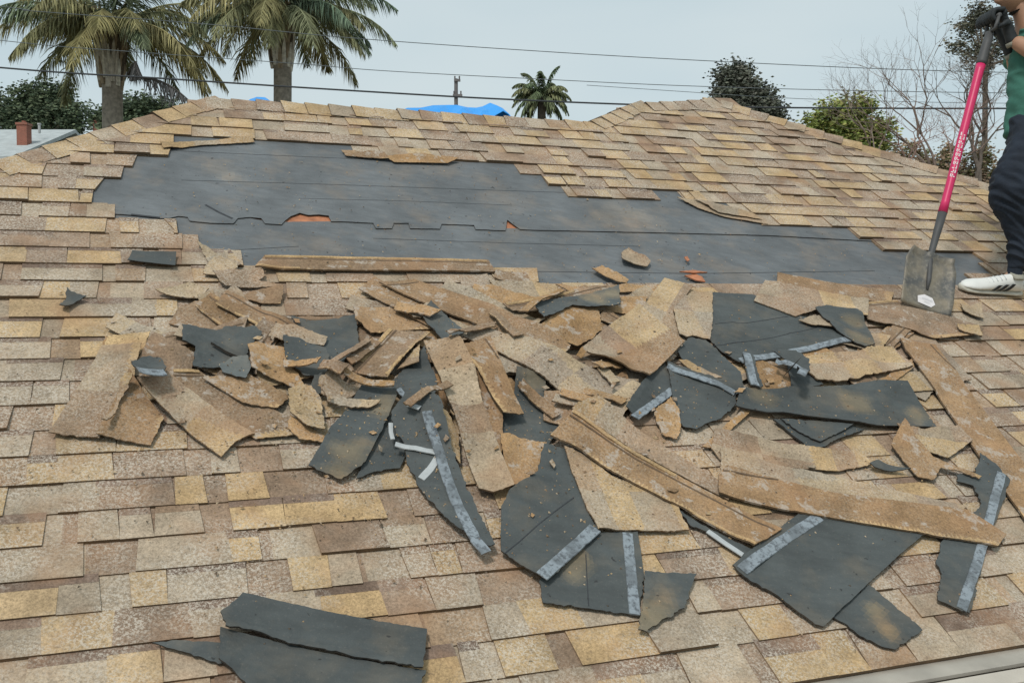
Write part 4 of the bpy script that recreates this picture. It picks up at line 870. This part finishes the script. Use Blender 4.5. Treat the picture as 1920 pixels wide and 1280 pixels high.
# bare trees
def bare(name, label, x0, y0, depth, H_, seed, lean=0, group=None, spread=.5, col=(.19, .145, .12), levels=6, r0=.05):
    r = random.Random(seed); b_ = atd(x0, y0, depth); root = empty(name, (b_.x, b_.y, 0)); tag(root, label, 'bare tree', group); tr = MB(); tw = MB()
    tr.tube([(b_.x, b_.y, 0), (b_.x + .03, b_.y, b_.z * .5), b_], [r0 * 1.7, r0 * 1.4, r0], 7, col)
    def grow(p, d, L_, rad, lv):
        pts = [p]; q = p; dd = d
        for _ in range(4):
            dd = (dd + Vector((r.uniform(-.18, .18), r.uniform(-.18, .18), r.uniform(-.04, .14)))).normalized(); q = q + dd * L_ / 4; pts.append(q)
        (tr if lv > levels - 3 else tw).tube(pts, [rad * (1 - .13 * k) for k in range(5)], 5 if lv > levels - 3 else 3, col, cap=False)
        if lv <= 0: return
        for k in range(r.choice((2, 2, 3))):
            a = r.uniform(.25, spread + .25); x, y = perp(dd); ph = r.uniform(0, 2 * PI); nd_ = (dd * math.cos(a) + (x * math.cos(ph) + y * math.sin(ph)) * math.sin(a)).normalized()
            grow(q if k < 2 else pts[2], nd_, L_ * r.uniform(.66, .86), rad * .6, lv - 1)
    for k in range(3):
        grow(b_, Vector((lean + r.uniform(-.45, .45), r.uniform(-.3, .3), 1)).normalized(), H_ * .28, r0 * .75, levels)
    keep(tr.build('trunk', M['bark']), root); keep(tw.build('twigs', M['bark']), root)
bare('bare_tree', 'leafless tree with thin spreading branches left of the shovel handle', 1755, 330, 14.5, 2.3, 14, lean=-.42, group='bare trees', spread=.55, r0=.034)
bare('bare_tree', 'leafless tree with upright branches right behind the shovel handle', 1835, 320, 15.5, 2.0, 22, lean=-.05, group='bare trees', spread=.6, r0=.05, col=(.15, .125, .105))
bare('bare_tree', 'low leafless tangle beside the knee of the standing person', 1700, 310, 13.6, 1.1, 31, lean=.15, group='bare trees', spread=.8, col=(.22, .14, .115), levels=5, r0=.022)
bare('bare_tree', 'thin leafless sapling farthest left of the bare trees', 1640, 300, 15, 1.7, 52, lean=-.15, group='bare trees', spread=.6, r0=.02, levels=5, col=(.24, .19, .16))
bare('bare_tree', 'reddish leafless bush behind the shovel socket', 1790, 330, 14.2, 1.3, 61, lean=.1, group='bare trees', spread=.8, r0=.022, levels=6, col=(.26, .17, .14))
# ------------------------------------------------------------------ houses beyond
def far_house(name, label, x0, x1, yt, yb, depth, back=7, roofm='paleroof'):
    A_, B_ = atd(x0, yt, depth + back / 2), atd(x1, yt, depth + back / 2); e = atd((x0 + x1) / 2, yb, depth).z; root = empty(name, ((A_.x + B_.x) / 2, A_.y, 0)); tag(root, label, 'house')
    w = MB(); X0, X1, Y0, Y1 = A_.x, B_.x, A_.y - back / 2, A_.y + back / 2; zt = A_.z
    w.loft([[(X0 + .2, Y0 + .3, 0), (X1 - .2, Y0 + .3, 0), (X1 - .2, Y1 - .3, 0), (X0 + .2, Y1 - .3, 0)], [(X0 + .2, Y0 + .3, e), (X1 - .2, Y0 + .3, e), (X1 - .2, Y1 - .3, e), (X0 + .2, Y1 - .3, e)]]); keep(w.build('wall', M['wall']), root)
    rf = MB(); rf.loft([[(X0, Y0, e), (X1, Y0, e), (X1, Y0, e + .1), (X0, Y0, e + .1)], [(X0, (Y0 + Y1) / 2, zt - .1), (X1, (Y0 + Y1) / 2, zt - .1), (X1, (Y0 + Y1) / 2, zt), (X0, (Y0 + Y1) / 2, zt)], [(X0, Y1, e), (X1, Y1, e), (X1, Y1, e + .1), (X0, Y1, e + .1)]]); ro = keep(rf.build('roof', M[roofm], fix=True), root)
    for k in range(3):
        xx = X0 + (X1 - X0) * (.25 + .25 * k); wn = MB(); wn.box((xx, Y0 + .24, e - 1.6), (1.1, 0, 0), (0, .05, 0), (0, 0, 1.1)); keep(wn.build('window', M['glass']), root)
    return root, ro
h1, ro1 = far_house('pale_roof_house', 'neighbouring house with pale grey roof and red brick chimney at far left', -420, 142, 243, 300, 24)
def chimney(x, yb, yt, wpx, depth, par, cap=True):
    p = atd(x, yb, depth); q = atd(x, yt, depth); w = wpx / F * depth; c_ = MB(); c_.box((p.x - w / 2, p.y - w / 2, p.z), (w, 0, 0), (0, w, 0), (0, 0, q.z - p.z)); o_ = keep(c_.build('chimney', M['brick']), par)
    k_ = MB(); k_.box((p.x - w * .58, p.y - w * .58, q.z), (w * 1.16, 0, 0), (0, w * 1.16, 0), (0, 0, w * .22)); k_.tube([(p.x, p.y, q.z + w * .2), (p.x, p.y, q.z + w * .45)], w * .2, 8); keep(k_.build('chimney_cap', M['brick']), par)
chimney(46, 290, 236, 19, 25.5, h1)
vp = MB(); a_ = atd(74, 250, 26); vp.tube([a_, a_ + Vector((0, 0, .22))], .035, 8); vp.tube([a_ + Vector((0, 0, .22)), a_ + Vector((0, 0, .26))], .05, 8); keep(vp.build('vent_pipe', M['film']), h1)
h2, ro2 = far_house('distant_house', 'mostly hidden house with a small brick chimney between palm and dark tree', 150, 330, 252, 300, 28)
chimney(181, 256, 229, 9, 31, h2)
# ------------------------------------------------------------------ utility pole and wires
pr = empty('utility_pole', (lambda q: (q.x, q.y, 0))(atd(855, 300, 40))); tag(pr, 'thin grey utility pole standing above the middle blue tarp', 'utility pole')
a_ = atd(855, 148, 40); pm = MB(); pm.tube([(a_.x, a_.y, 0), (a_.x, a_.y, a_.z)], [.11, .075], 8); keep(pm.build('pole', M['pole']), pr)
for yy, ww in ((154, .16), (182, .24)):
    q = atd(856, yy, 40); cm = MB(); cm.box((q.x - ww * .6, q.y - .12, q.z), (ww * 1.6, 0, 0), (0, .08, 0), (0, 0, .09)); keep(cm.build('crossarm', M['pole']), pr)
    im = MB()
    for dx in (-.4, .75): im.tube([(q.x + ww * dx, q.y - .08, q.z + .09), (q.x + ww * dx, q.y - .08, q.z + .22)], .03, 6)
    keep(im.build('insulator', M['pole']), pr)
def wire(label, pts, depth, rad, mat='wire'):
    # smooth curve through the points
    P_ = [atd(x, y, depth) for x, y in pts]; out = []
    for i in range(len(P_) - 1):
        p0, p1, p2, p3 = P_[max(i - 1, 0)], P_[i], P_[i + 1], P_[min(i + 2, len(P_) - 1)]
        for j in range(8):
            t = j / 8; out.append(.5 * ((2 * p1) + (p2 - p0) * t + (2 * p0 - 5 * p1 + 4 * p2 - p3) * t * t + (3 * p1 - p0 - 3 * p2 + p3) * t ** 3))
    out.append(P_[-1]); mb = MB(); mb.tube(out, rad, 6); tag(mb.build('power_line', M[mat], origin=out[0]), label, 'power line', 'overhead lines')
wire('thickest dark overhead cable, lowest of the lines crossing behind the roof', [(-700, 60), (0, 127), (300, 147), (640, 169), (960, 187), (1280, 199), (1600, 203), (2000, 203), (2600, 196)], 15, .013)
wire('thin overhead line just above the thick cable, passing the top of the pole', [(-700, -5), (0, 76), (230, 96), (560, 120), (720, 133), (1000, 148), (1280, 161), (1600, 170), (2000, 176), (2600, 180)], 15.4, .0055, 'wire2')
wire('thin overhead line crossing highest, through both big palm crowns', [(-700, -75), (0, 12), (60, 21), (380, 45), (640, 70), (960, 93), (1280, 112), (1700, 131), (2100, 140), (2600, 146)], 15.2, .006, 'wire2')
wire('faintest overhead line between thin and thick ones, right of centre', [(1100, 160), (1280, 172), (1450, 183), (1620, 189), (1900, 194), (2600, 198)], 22, .006, 'wire2')
# ------------------------------------------------------------------ blue tarps lying over the rear roof slope
def tarp(label, edge, k, seed):
    # edge: (px, py) of the crest, seen just behind the ridge; the sheet falls both ways onto the rear slope
    mb = MB(); rows = []
    for j in range(9):
        row = []
        for i, (x, y) in enumerate(edge):
            a = i / (len(edge) - 1); p = atd(x, y, 6.1); p = p + hb * (.55 + k); q = atp(x, y); s = j / 8
            crest = atd(x, y + 4, (q - CAM).dot(FW) + .35 + k * .3); sag = -.55 * abs(s - .3) ** 1.3
            pt = crest + hb * (s - .3) * 1.0 + Vector((0, 0, sag)); pt += Vector((0, 0, 1)) * .025 * noise.noise(Vector((i * .9, j * 1.1, seed))) ; row.append(pt)
        rows.append(row)
    for j in range(8):
        for i in range(len(edge) - 1): mb.face([rows[j][i], rows[j][i + 1], rows[j + 1][i + 1], rows[j + 1][i]])
    o_ = mb.build('blue_tarp', M['tarp'], origin=rows[3][len(edge) // 2], fix=True); tag(o_, label, 'tarp', 'blue tarps behind the ridge')
    md = o_.modifiers.new('s', 'SOLIDIFY'); md.thickness = .004
tarp('small blue tarp hump behind the ridge, beside the palm trunk', [(448, 199), (458, 188), (467, 179), (480, 176), (495, 179), (510, 185), (522, 191), (532, 200)], 0, 1)
tarp('wide crumpled blue tarp behind the middle of the ridge under the pole', [(735, 208), (760, 199), (785, 197), (808, 194), (830, 193), (852, 194), (872, 196), (888, 199), (900, 193), (914, 187), (925, 192), (933, 203), (943, 218)], 0, 2)

# ------------------------------------------------------------------ the standing person and the shovel
foot = atp(1862, 547, .03); ZP = (foot - CAM).dot(FW)
def Wp(x, y, dy=0.0): return atd(x, y, ZP) + Vector((0, dy, 0))
S1 = ZP / F
def skin(name, chains, mat, parent, sub=2, root=0, fold=0, fs=(9, 9, 22)):
    """chains: list of [(point, radius), ...]; a first point equal to an earlier one joins there -> one skinned surface"""
    vs, rs, es = [], [], []
    def idx(p, r_):
        for i, q in enumerate(vs):
            if (q - p).length < 1e-4: return i
        vs.append(p); rs.append(r_ if isinstance(r_, tuple) else (r_, r_)); return len(vs) - 1
    for c in chains:
        prev = None
        for p, r_ in c:
            i = idx(Vector(p), r_)
            if prev is not None and prev != i: es.append((prev, i))
            prev = i
    o0 = Vector(parent.location) if parent is not None and parent.type == 'EMPTY' else vs[0]
    me = bpy.data.meshes.new(name); me.from_pydata([tuple(v) for v in vs], es, [])
    bm = bmesh.new(); bm.from_mesh(me); ly = bm.verts.layers.skin.verify(); bm.verts.ensure_lookup_table()
    for i, v in enumerate(bm.verts): v[ly].radius = rs[i]; v[ly].use_root = (i == root)
    bm.to_mesh(me); bm.free()
    o = link(name, me, None, [mat]); 
    m1 = o.modifiers.new('skin', 'SKIN'); m1.use_smooth_shade = True; m1.branch_smoothing = .6
    m2 = o.modifiers.new('sub', 'SUBSURF'); m2.levels = sub; m2.render_levels = sub
    dg = bpy.context.evaluated_depsgraph_get(); ev = o.evaluated_get(dg); nm = bpy.data.meshes.new_from_object(ev); o.modifiers.clear(); o.data = nm; nm.name = name
    nm.polygons.foreach_set('use_smooth', [True] * len(nm.polygons))
    if fold:                                              # cloth folds: ridged, mostly crosswise, deeper in the lee of joints
        nm.update(); cs = [(v.co.copy(), v.normal.copy()) for v in nm.vertices]
        for v, (c_, n_) in zip(nm.vertices, cs):
            w = c_ + Vector((noise.noise(c_ * 4), noise.noise(c_ * 4 + Vector((9, 0, 0))), noise.noise(c_ * 3))) * .05
            rg = 1 - abs(noise.noise(Vector((w.x * fs[0], w.y * fs[1], (w.z + w.x * .5) * fs[2])))) * 3.2; v.co = c_ + n_ * fold * (max(-.6, rg) + .5 * noise.noise(w * 12))
        nm.update()
    if parent is not None: keep(o, parent) if parent.type == 'EMPTY' else None
    return o
M['skin'] = simple('skin', (.42, .235, .15), .55, 12, .08); M['shirt'] = simple('green_cotton', (.045, .16, .12), .9, 9, .18, 0, .004); M['pants'] = simple('navy_cloth', (.012, .02, .034), .85, 9, .3, 0, .006)
M['glove'] = simple('black_glove', (.02, .025, .028), .7, 30, .3, 0, .002); M['cuff'] = simple('glove_cuff', (.32, .31, .25), .8); M['shoe'] = simple('white_leather', (.74, .74, .70), .5, 14, .08); M['sole'] = simple('rubber_sole', (.50, .48, .41), .7)
M['blackst'] = simple('black_stripe', (.02, .025, .03), .6); M['hair'] = simple('hair', (.015, .013, .012), .7, 60, .4, 0, .003)
person = empty('person', foot); tag(person, 'person in green t shirt and dark baggy pants gripping a pink shovel with black gloves', 'person')
def Q(x, y, dy=0.0): return Wp(x, y, dy)
pel = Q(1938, 250); wst = Q(1942, 210); che = Q(1940, 120); nb = Q(1932, 55); sk = Q(1925, 38)
ankF = R(*uv(1903, 512)) ; ankF = Vector((Q(1904, 505).x, foot.y, Q(1904, 505).z))
farfoot = atp(1985, 530, .03); ankB = farfoot + Vector((.0, 0, .10)); kneeB = Q(1960, 380, .22)
hipF, hipB = Q(1934, 268, -.09), Q(1946, 268, .12)
kneeF = Q(1888, 372, -.04); shN, shF = Q(1942, 68, -.17), Q(1938, 66, .17)
elbN, wriN = Q(1948, 138, -.20), Q(1892, 78, -.03); elbF, wriF = Q(1950, 150, .22), Q(1905, 92, .06)
r_ = S1
skin('body', [[(pel, (.125, .10)), (wst, (.115, .095)), (che, (.135, .10)), (nb, (.075, .065)), (sk, .062), (Q(1915, 12), .058), (Q(1908, -8), .05)],
              [(pel, (.125, .10)), (hipF, .08), (kneeF, .055), (Q(1903, 440, -.03), .036), (ankF, .026), (R(*uv(1860, 549), .035), .014)],
              [(pel, (.125, .10)), (hipB, .08), (kneeB, .05), (ankB, .026), (farfoot + Vector((-.12, 0, .02)), .022)],
              [(nb, (.07, .06)), (shN, .052), (elbN, .062), (elbN.lerp(wriN, .45), .056), (wriN, .036)], [(nb, (.07, .06)), (shF, .052), (elbF, .040), (wriF, .027)]], M['skin'], person, 2)
skin('shirt', [[(Q(1940, 268), (.165, .132)), (Q(1941, 240), (.165, .130)), (Q(1943, 205), (.148, .115)), (Q(1943, 160), (.15, .115)), (Q(1940, 110), (.158, .118)), (Q(1936, 72), (.12, .095)), (Q(1932, 50), (.07, .065))],
               [(Q(1936, 72), (.12, .095)), (shN, .078), (Q(1952, 118, -.21), .072)], [(Q(1936, 72), (.12, .095)), (shF, .078), (Q(1948, 118, .21), .072)]], M['shirt'], person, 4, fold=.008)
skin('pants', [[(Q(1938, 205), (.140, .11)), (Q(1938, 232), (.160, .126)), (Q(1936, 262), (.158, .125))],
               [(Q(1936, 262), (.158, .125)), (Q(1919, 290, -.08), .145), (Q(1896, 342, -.06), .148), (Q(1889, 382, -.04), .122), (Q(1905, 430, -.03), .062), (Q(1908, 478, -.02), .058), (Q(1907, 496, -.01), .055), (Q(1906, 508, -.01), .050)],
               [(Q(1936, 262), (.158, .125)), (Q(1950, 310, .13), .11), (kneeB, .10), (kneeB.lerp(ankB, .6), .065), (ankB, .05)]], M['pants'], person, 4, fold=.009)
skin('sock', [[(Q(1906, 480, -.01), .043), (Q(1903, 505, 0), .042), (Q(1901, 528, 0), .043), (Q(1884, 536, 0), .030)]], M['pants'], person, 2)
# head with face, turned to the left and bent down a little
hc = Q(1904, -15, 0); hm_ = MB(); nu, nv_ = 36, 28; fx = Vector((-.94, 0, -.34)).normalized(); fz = Vector((-.34, 0, .94)).normalized(); fy = Vector((0, 1, 0))
grid = []
for j in range(nv_ + 1):
    th_ = PI * j / nv_; row = []
    for i in range(nu):
        ph = 2 * PI * i / nu; x, y, z = math.sin(th_) * math.cos(ph), math.sin(th_) * math.sin(ph), math.cos(th_)
        X_, Y_, Z_ = x * .098, y * .076, z * .112
        if z < 0: X_ *= 1 - .22 * z * z; Y_ *= 1 - .38 * z * z
        f_ = max(0, x)
        nose = math.exp(-((y / .17) ** 2)) * math.exp(-(((z + .12) / .2) ** 2)) * (f_ > .5); X_ += .026 * nose
        X_ += .008 * math.exp(-((y / .3) ** 2)) * math.exp(-(((z + .47) / .07) ** 2)) * (f_ > .3) + .005 * math.exp(-((y / .3) ** 2)) * math.exp(-(((z + .57) / .06) ** 2)) * (f_ > .3)
        X_ += .016 * math.exp(-((y / .3) ** 2)) * math.exp(-(((z + .85) / .16) ** 2)) * (x > 0)
        X_ -= .011 * math.exp(-(((abs(y) - .36) / .16) ** 2)) * math.exp(-(((z - .08) / .13) ** 2)) * (f_ > .3)
        row.append(hc + fx * X_ + fy * Y_ + fz * Z_)
    grid.append(row)
hm_.loft(grid, cap=False); hd = hm_.build('head', M['skin'], smooth=True, fix=True); keep(hd, person)
for sg in (-1, 1):
    e_ = MB(); c = hc + fx * .082 + fy * .03 * sg + fz * .010
    e_.loft([[c + fx * .011 * math.cos(a) + (fy * math.cos(b_ * PI / 5) + fz * math.sin(b_ * PI / 5)) * .012 * math.sin(a) for b_ in range(10)] for a in (.15, .6, 1.1, 1.5)]); keep(e_.build('eye', M['blackst'], smooth=True), person)
    er = MB(); c = hc + fy * .078 * sg - fx * .006 - fz * .01
    er.loft([[c + fy * sg * d_ + fx * .018 * k_ * math.cos(b_ * PI / 6) + fz * .03 * k_ * math.sin(b_ * PI / 6) for b_ in range(12)] for d_, k_ in ((-.008, .7), (.006, 1), (.012, .85), (.008, .5))]); keep(er.build('ear', M['skin'], smooth=True), person)
hr = MB(); gr2 = []
for j in range(13):
    th_ = PI * .56 * j / 12; row = []
    for i in range(nu):
        ph = 2 * PI * i / nu; k_ = th_ * (1 - .38 * max(0, math.cos(ph))) ; x, y, z = math.sin(k_) * math.cos(ph), math.sin(k_) * math.sin(ph), math.cos(k_)
        row.append(hc + fx * x * .106 + fy * y * .083 + fz * z * .120)
    gr2.append(row)
hr.loft(gr2, cap=False); keep(hr.build('hair', M['hair'], smooth=True, fix=True), person)
bd = MB(); bd.loft([[hc + fx * (.089 + .001 * d_) * math.cos(a) * k_ + fy * .062 * math.sin(a) * k_ + fz * z for a in [(-1 + 2 * q / 11) * 1.1 for q in range(12)] + [(1 - 2 * q / 11) * .9 for q in range(12)]] for d_, z, k_ in ((0, -.094, .80), (0, -.101, .76), (0, -.108, .62))]); keep(bd.build('chin_band', M['hair'], smooth=True), person)  # dark band round the underside of the chin
# shoes
def shoe(origin, dirv, parent, stripes=True, L_=.30):
    d = dirv.normalized(); nn = N; s_ = d.cross(nn).normalized(); org = Vector(origin)
    def ring(t, w, z0, z1, n_=16, top=1.0, zc=.5):
        c = org + d * t; out = []
        for i in range(n_):
            a = 2 * PI * i / n_; x = math.cos(a); z = math.sin(a); px_ = abs(x) ** .75 * (1 if x > 0 else -1) * w * (1 - (.35 * top if z > .3 else 0) * max(0, z)); pz = abs(z) ** .8 * (1 if z > 0 else -1)
            out.append(c + s_ * px_ + nn * ((z0 + z1) / 2 + (z1 - z0) / 2 * pz))
        return out
    u_ = MB(); prof = [(-.145, .020, .030, .050), (-.138, .034, .022, .085), (-.11, .040, .020, .112), (-.07, .042, .020, .112), (-.03, .041, .020, .098), (.01, .042, .020, .082), (.05, .046, .020, .066), (.09, .049, .020, .056), (.12, .043, .020, .050), (.145, .028, .020, .040), (.156, .010, .022, .030)]
    k = L_ / .30; u_.loft([ring(t * k, w, a, b_) for t, w, a, b_ in prof]); up_ = keep(u_.build('shoe', M['shoe'], smooth=True, fix=True), parent)
    so_ = MB(); so_.loft([ring(t * k, w, 0.001, .026, top=0) for t, w in ((-.152, .012), (-.144, .034), (-.11, .044), (-.03, .043), (.05, .050), (.10, .052), (.135, .042), (.156, .022), (.163, .008))]); o2 = so_.build('sole', M['sole'], smooth=True, fix=True); keep(o2, person)
    def half_w(t, z):                                     # side surface of the upper
        for (t0, w0, a0, b0), (t1, w1, a1, b1) in zip(prof, prof[1:]):
            if t0 <= t <= t1: q = (t - t0) / (t1 - t0); w = w0 + (w1 - w0) * q; zc = ((a0 + b0) + (a1 + b1) * q - (a0 + b0) * q) / 2; hh = ((b0 - a0) * (1 - q) + (b1 - a1) * q) / 2; break
        sn = min(1, abs((z - zc) / hh)) ** (1 / .8); return w * max(0, 1 - sn * sn) ** .375 * (1 - (.35 * sn if z > zc and sn > .3 else 0))
    for i in range(3):
        st = MB(); t0 = -.052 + i * .030; base = []
        for side in (1,):
            for kk, zz in enumerate((.028, .045, .062, .080 - i * .007)):
                tt = t0 - .007 * kk; w = half_w(tt, zz) + .0045; base.append((org + d * tt * k + s_ * -w + nn * zz, org + d * (tt + .016) * k + s_ * -w + nn * zz))
        for a, b_ in zip(base, base[1:]): st.face([a[0], a[1], b_[1], b_[0]])
        oo = st.build('shoe_stripe', M['blackst']); md = oo.modifiers.new('s', 'SOLIDIFY'); md.thickness = .003; md.offset = 0; keep(oo, person)
    lc = MB()
    for i in range(5):
        tt = -.03 + i * .018; zz = .098 - i * .0075; lc.tube([org + d * tt * k + s_ * x + nn * (zz - abs(x) * .25) for x in (-.024, -.008, .008, .024)], .0032, 5)
    keep(lc.build('lace', M['film']), person)
    cl = MB(); cl.loft([ring((t_ + .0) * k, w, a_, b_2) for t_, w, a_, b_2 in ((-.118, .038, .098, .118), (-.09, .042, .10, .122), (-.062, .036, .096, .116))]); keep(cl.build('collar', M['cuff'], smooth=True, fix=True), person)
    hp = MB(); hp.loft([ring((-.147 + q) * k, w, .05, .092) for q, w in ((0, .012), (.008, .027), (.02, .036))]); keep(hp.build('heel_tab', M['blackst'], smooth=True, fix=True), person)
tA, tB = atp(1797, 541, .024), atp(1914, 551, .024)
shoe((tA + tB) / 2, tA - tB, person, L_=(tA - tB).length * .93)
shoe(farfoot - N * .006 + U * -.02, -U, person)
# the shovel
tipc = atp(1733, 581, .045); topd = Q(1862, 40, -.03)
handle_d = None
shv = empty('shovel', tipc); tag(shv, 'square mouthed shovel with pink handle resting on the roof, held by the person', 'shovel')
M['steel'] = None
m, t, b = newmat('worn_steel'); p = wcoord(t); c = mixc(t, ramp(t, noi(t, p, 9, 5, .6), [(.4, 0.0), (.62, 1.0)]), (.115, .115, .11), (.25, .215, .16)); c = mixc(t, mul(t, ramp(t, noi(t, p, 60, 4), [(.5, 0.0), (.66, 1.0)]), .5), c, (.32, .29, .24))
t.links.new(c, b.inputs['Base Color']); b.inputs['Metallic'].default_value = .35; b.inputs['Roughness'].default_value = .55; M['steel'] = m
M['pink'] = simple('pink_fibreglass', (.62, .022, .12), .4, 20, .1); M['gripdk'] = simple('grey_grip', (.07, .07, .07), .6); M['white'] = simple('white_print', (.75, .72, .72), .5, 60, .1); M['faint'] = simple('faint_print', (.52, .52, .54), .6)
# blade frame: a = up the blade, s = across, m = blade normal toward the camera
top_b = atd(1744, 478, (tipc - CAM).dot(FW) + .12); a_b = (top_b - tipc).normalized(); BLh = (top_b - tipc).length
s_b = atp(1775, 585, .03) - atp(1684, 572, .03); s_b = s_b - a_b * s_b.dot(a_b); s_b.normalize(); m_b = a_b.cross(s_b); m_b = m_b if m_b.y < 0 else -m_b
def bp(x, y, z=0): return tipc + s_b * x + a_b * y + m_b * z
hw = .128 * 1.07
bl = MB(); rows = []
for j in range(15):
    y = BLh * j / 14; w = hw * (.96 + .04 * min(1, j / 3)) * (1 if j < 12 else 1 - .06 * (j - 11)); row = []
    for i in range(17):
        x = -1 + 2 * i / 16; z = .020 * abs(x) ** 3.5 * min(1, y / .1 + .35) + .012 * math.exp(-(x / .16) ** 2) * (y / BLh) ** 1.5
        if j == 14: z += .02
        row.append(bp(x * w, y, z))
    rows.append(row)
for j in range(14):
    for i in range(16): bl.face([rows[j][i], rows[j][i + 1], rows[j + 1][i + 1], rows[j + 1][i]])
bo = bl.build('blade', M['steel'], smooth=True, fix=True); md = bo.modifiers.new('s', 'SOLIDIFY'); md.thickness = .0035; keep(bo, shv)
stk = MB(); hexp = [(-.042, .028), (.03, .022), (.05, .043), (.032, .074), (-.012, .080), (-.046, .062)]
stk.face([bp(x, y, .0075) for x, y in hexp]); so_ = stk.build('sticker', M['white']); md = so_.modifiers.new('s', 'SOLIDIFY'); md.thickness = .001; keep(so_, shv)
pr_ = MB(); rq = random.Random(3)
for yy, n_, x0, h_ in ((.052, 9, -.022, .009), (.040, 5, -.010, .004)):
    for i in range(n_): pr_.face([bp(x0 + i * .0062, yy, .0096), bp(x0 + i * .0062 + .0038, yy, .0096), bp(x0 + i * .0062 + .0045, yy + h_ * rq.uniform(.6, 1), .0096), bp(x0 + i * .0062 + .0006, yy + h_, .0096)])
keep(pr_.build('sticker_print', M['faint']), shv)
zt = (Q(1862, 40, -.03) - CAM).dot(FW); zb = (top_b - CAM).dot(FW)
def hpnt(x, y):                                           # on the straight line of the shaft
    s = (y - 478) / (40 - 478); return atd(x, y, zb + (zt - zb) * s)
A0, A1, A2, A3, A4, A5 = bp(0, BLh * .55, .012), hpnt(1744, 482), hpnt(1768, 396), hpnt(1839, 122), hpnt(1856, 62), hpnt(1861, 44)
sk_ = MB(); sk_.tube([bp(0, BLh * .35, .006), A0, A1, A1.lerp(A2, .5), A2], [.006, .012, .015, .019, .023], 14); keep(sk_.build('socket', M['gripdk'], smooth=True), shv)
hd_ = MB(); hd_.tube([A2.lerp(A3, -.01), A2.lerp(A3, .06), A2.lerp(A3, .5), A3.lerp(A2, .04), A3], [.0235, .0205, .021, .0225, .0235], 18); ho_ = hd_.build('handle', M['pink'], smooth=True); keep(ho_, shv)
ax_ = (A3 - A2).normalized(); toC = (CAM - A2).normalized(); toC = (toC - ax_ * toC.dot(ax_)).normalized(); sd_ = ax_.cross(toC)
def hw_(t, ang, rr): c = A2.lerp(A3, t); return c + (toC * math.cos(ang) + sd_ * math.sin(ang)) * rr
let = MB(); rq = random.Random(8)
def glyph(t0, t1, a0, a1, bars):
    for (x0, y0, x1, y1) in bars: let.face([hw_(t0 + (t1 - t0) * x, a0 + (a1 - a0) * y, .0232) for x, y in ((x0, y0), (x1, y0), (x1, y1), (x0, y1))])
for i in range(11):                                       # worn vertical lettering half way down
    t0 = .22 + i * .028; bars = [(0, 0, .28, 1)] + ([(.28, 0, 1, .22)] if rq.random() < .7 else []) + ([(.28, .78, 1, 1)] if rq.random() < .6 else []) + ([(.28, .4, .8, .6)] if rq.random() < .6 else [])
    glyph(t0, t0 + .020, -.45, .55, bars)
for sg in (-1, 1):                                        # broken white side stripes
    for i in range(26):
        if rq.random() < .3: continue
        t0 = .44 + i * .018 if sg > 0 else .30 + i * .022
        for q in (0,): let.face([hw_(t0, sg * 1.15, .0232), hw_(t0 + .011, sg * 1.15, .0232), hw_(t0 + .011, sg * 1.42, .0232), hw_(t0, sg * 1.42, .0232)])
lo = let.build('handle_print', M['white']); keep(lo, shv)
gp = MB(); gp.tube([A3.lerp(A2, -.002), A3.lerp(A4, .1), A3.lerp(A4, .6), A4], [.0245, .026, .024, .02], 14); keep(gp.build('grip_sleeve', M['gripdk'], smooth=True), shv)
dg_ = MB(); up_ = (A5 - A4).normalized(); cc = A5
dg_.tube([A4, A4 + up_ * .012 + fy * -.052, cc + up_ * .03 + fy * -.055], .009, 8); dg_.tube([A4, A4 + up_ * .012 + fy * .052, cc + up_ * .03 + fy * .055], .009, 8); dg_.tube([cc + up_ * .03 + fy * -.062, cc + up_ * .03 + fy * .062], .0125, 12)
keep(dg_.build('end_grip', M['gripdk'], smooth=True), shv)
# gloved hands: palm over the end grip, four fingers closed round the bar, thumb from the side of the palm
bar = cc + up_ * .03
def hand(wr, yoff, nm):
    pc = bar + Vector((.032, yoff, .024)); pw = (wr - pc)
    chains = [[(wr + pw.normalized() * .012, .036), (wr, .035), (pc + pw * .45, (.034, .030)), (pc, (.034, .024))]]
    for i, (ln) in enumerate((.95, 1.05, 1.0, .82)):
        yy = yoff - .036 + i * .024; k1_ = Vector((pc.x - .004, foot.y * 0 + bar.y + (yy), pc.z + .012)); k1_.y = bar.y + yy
        f1 = Vector((bar.x - .024 * ln, bar.y + yy, bar.z + .030)); f2 = Vector((bar.x - .034 * ln, bar.y + yy, bar.z - .002)); f3 = Vector((bar.x - .014, bar.y + yy, bar.z - .026)); 
        chains.append([(pc, (.034, .024)), (k1_, .0155), (f1, .0145), (f2, .0135), (f3, .012)])
    sg = -1 if yoff < 0 else 1
    tb = pc + pw * .35 + Vector((0, -.03 if nm else .03, 0)); chains.append([(pc + pw * .45, (.034, .030)), (tb, .015), (tb + Vector((-.03, -.008, -.022)), .0125), (tb + Vector((-.052, .012, -.034)), .0105)])
    o_ = skin('glove', chains, M['glove'], person, 2)
    cu = MB(); d = pw.normalized(); cu.tube([wr + d * .008, wr + d * .020, wr + d * .032], [.036, .037, .035], 14); keep(cu.build('glove_cuff', M['cuff'], smooth=True), person)
hand(wriN, -.012, True); hand(wriF, .085, False)
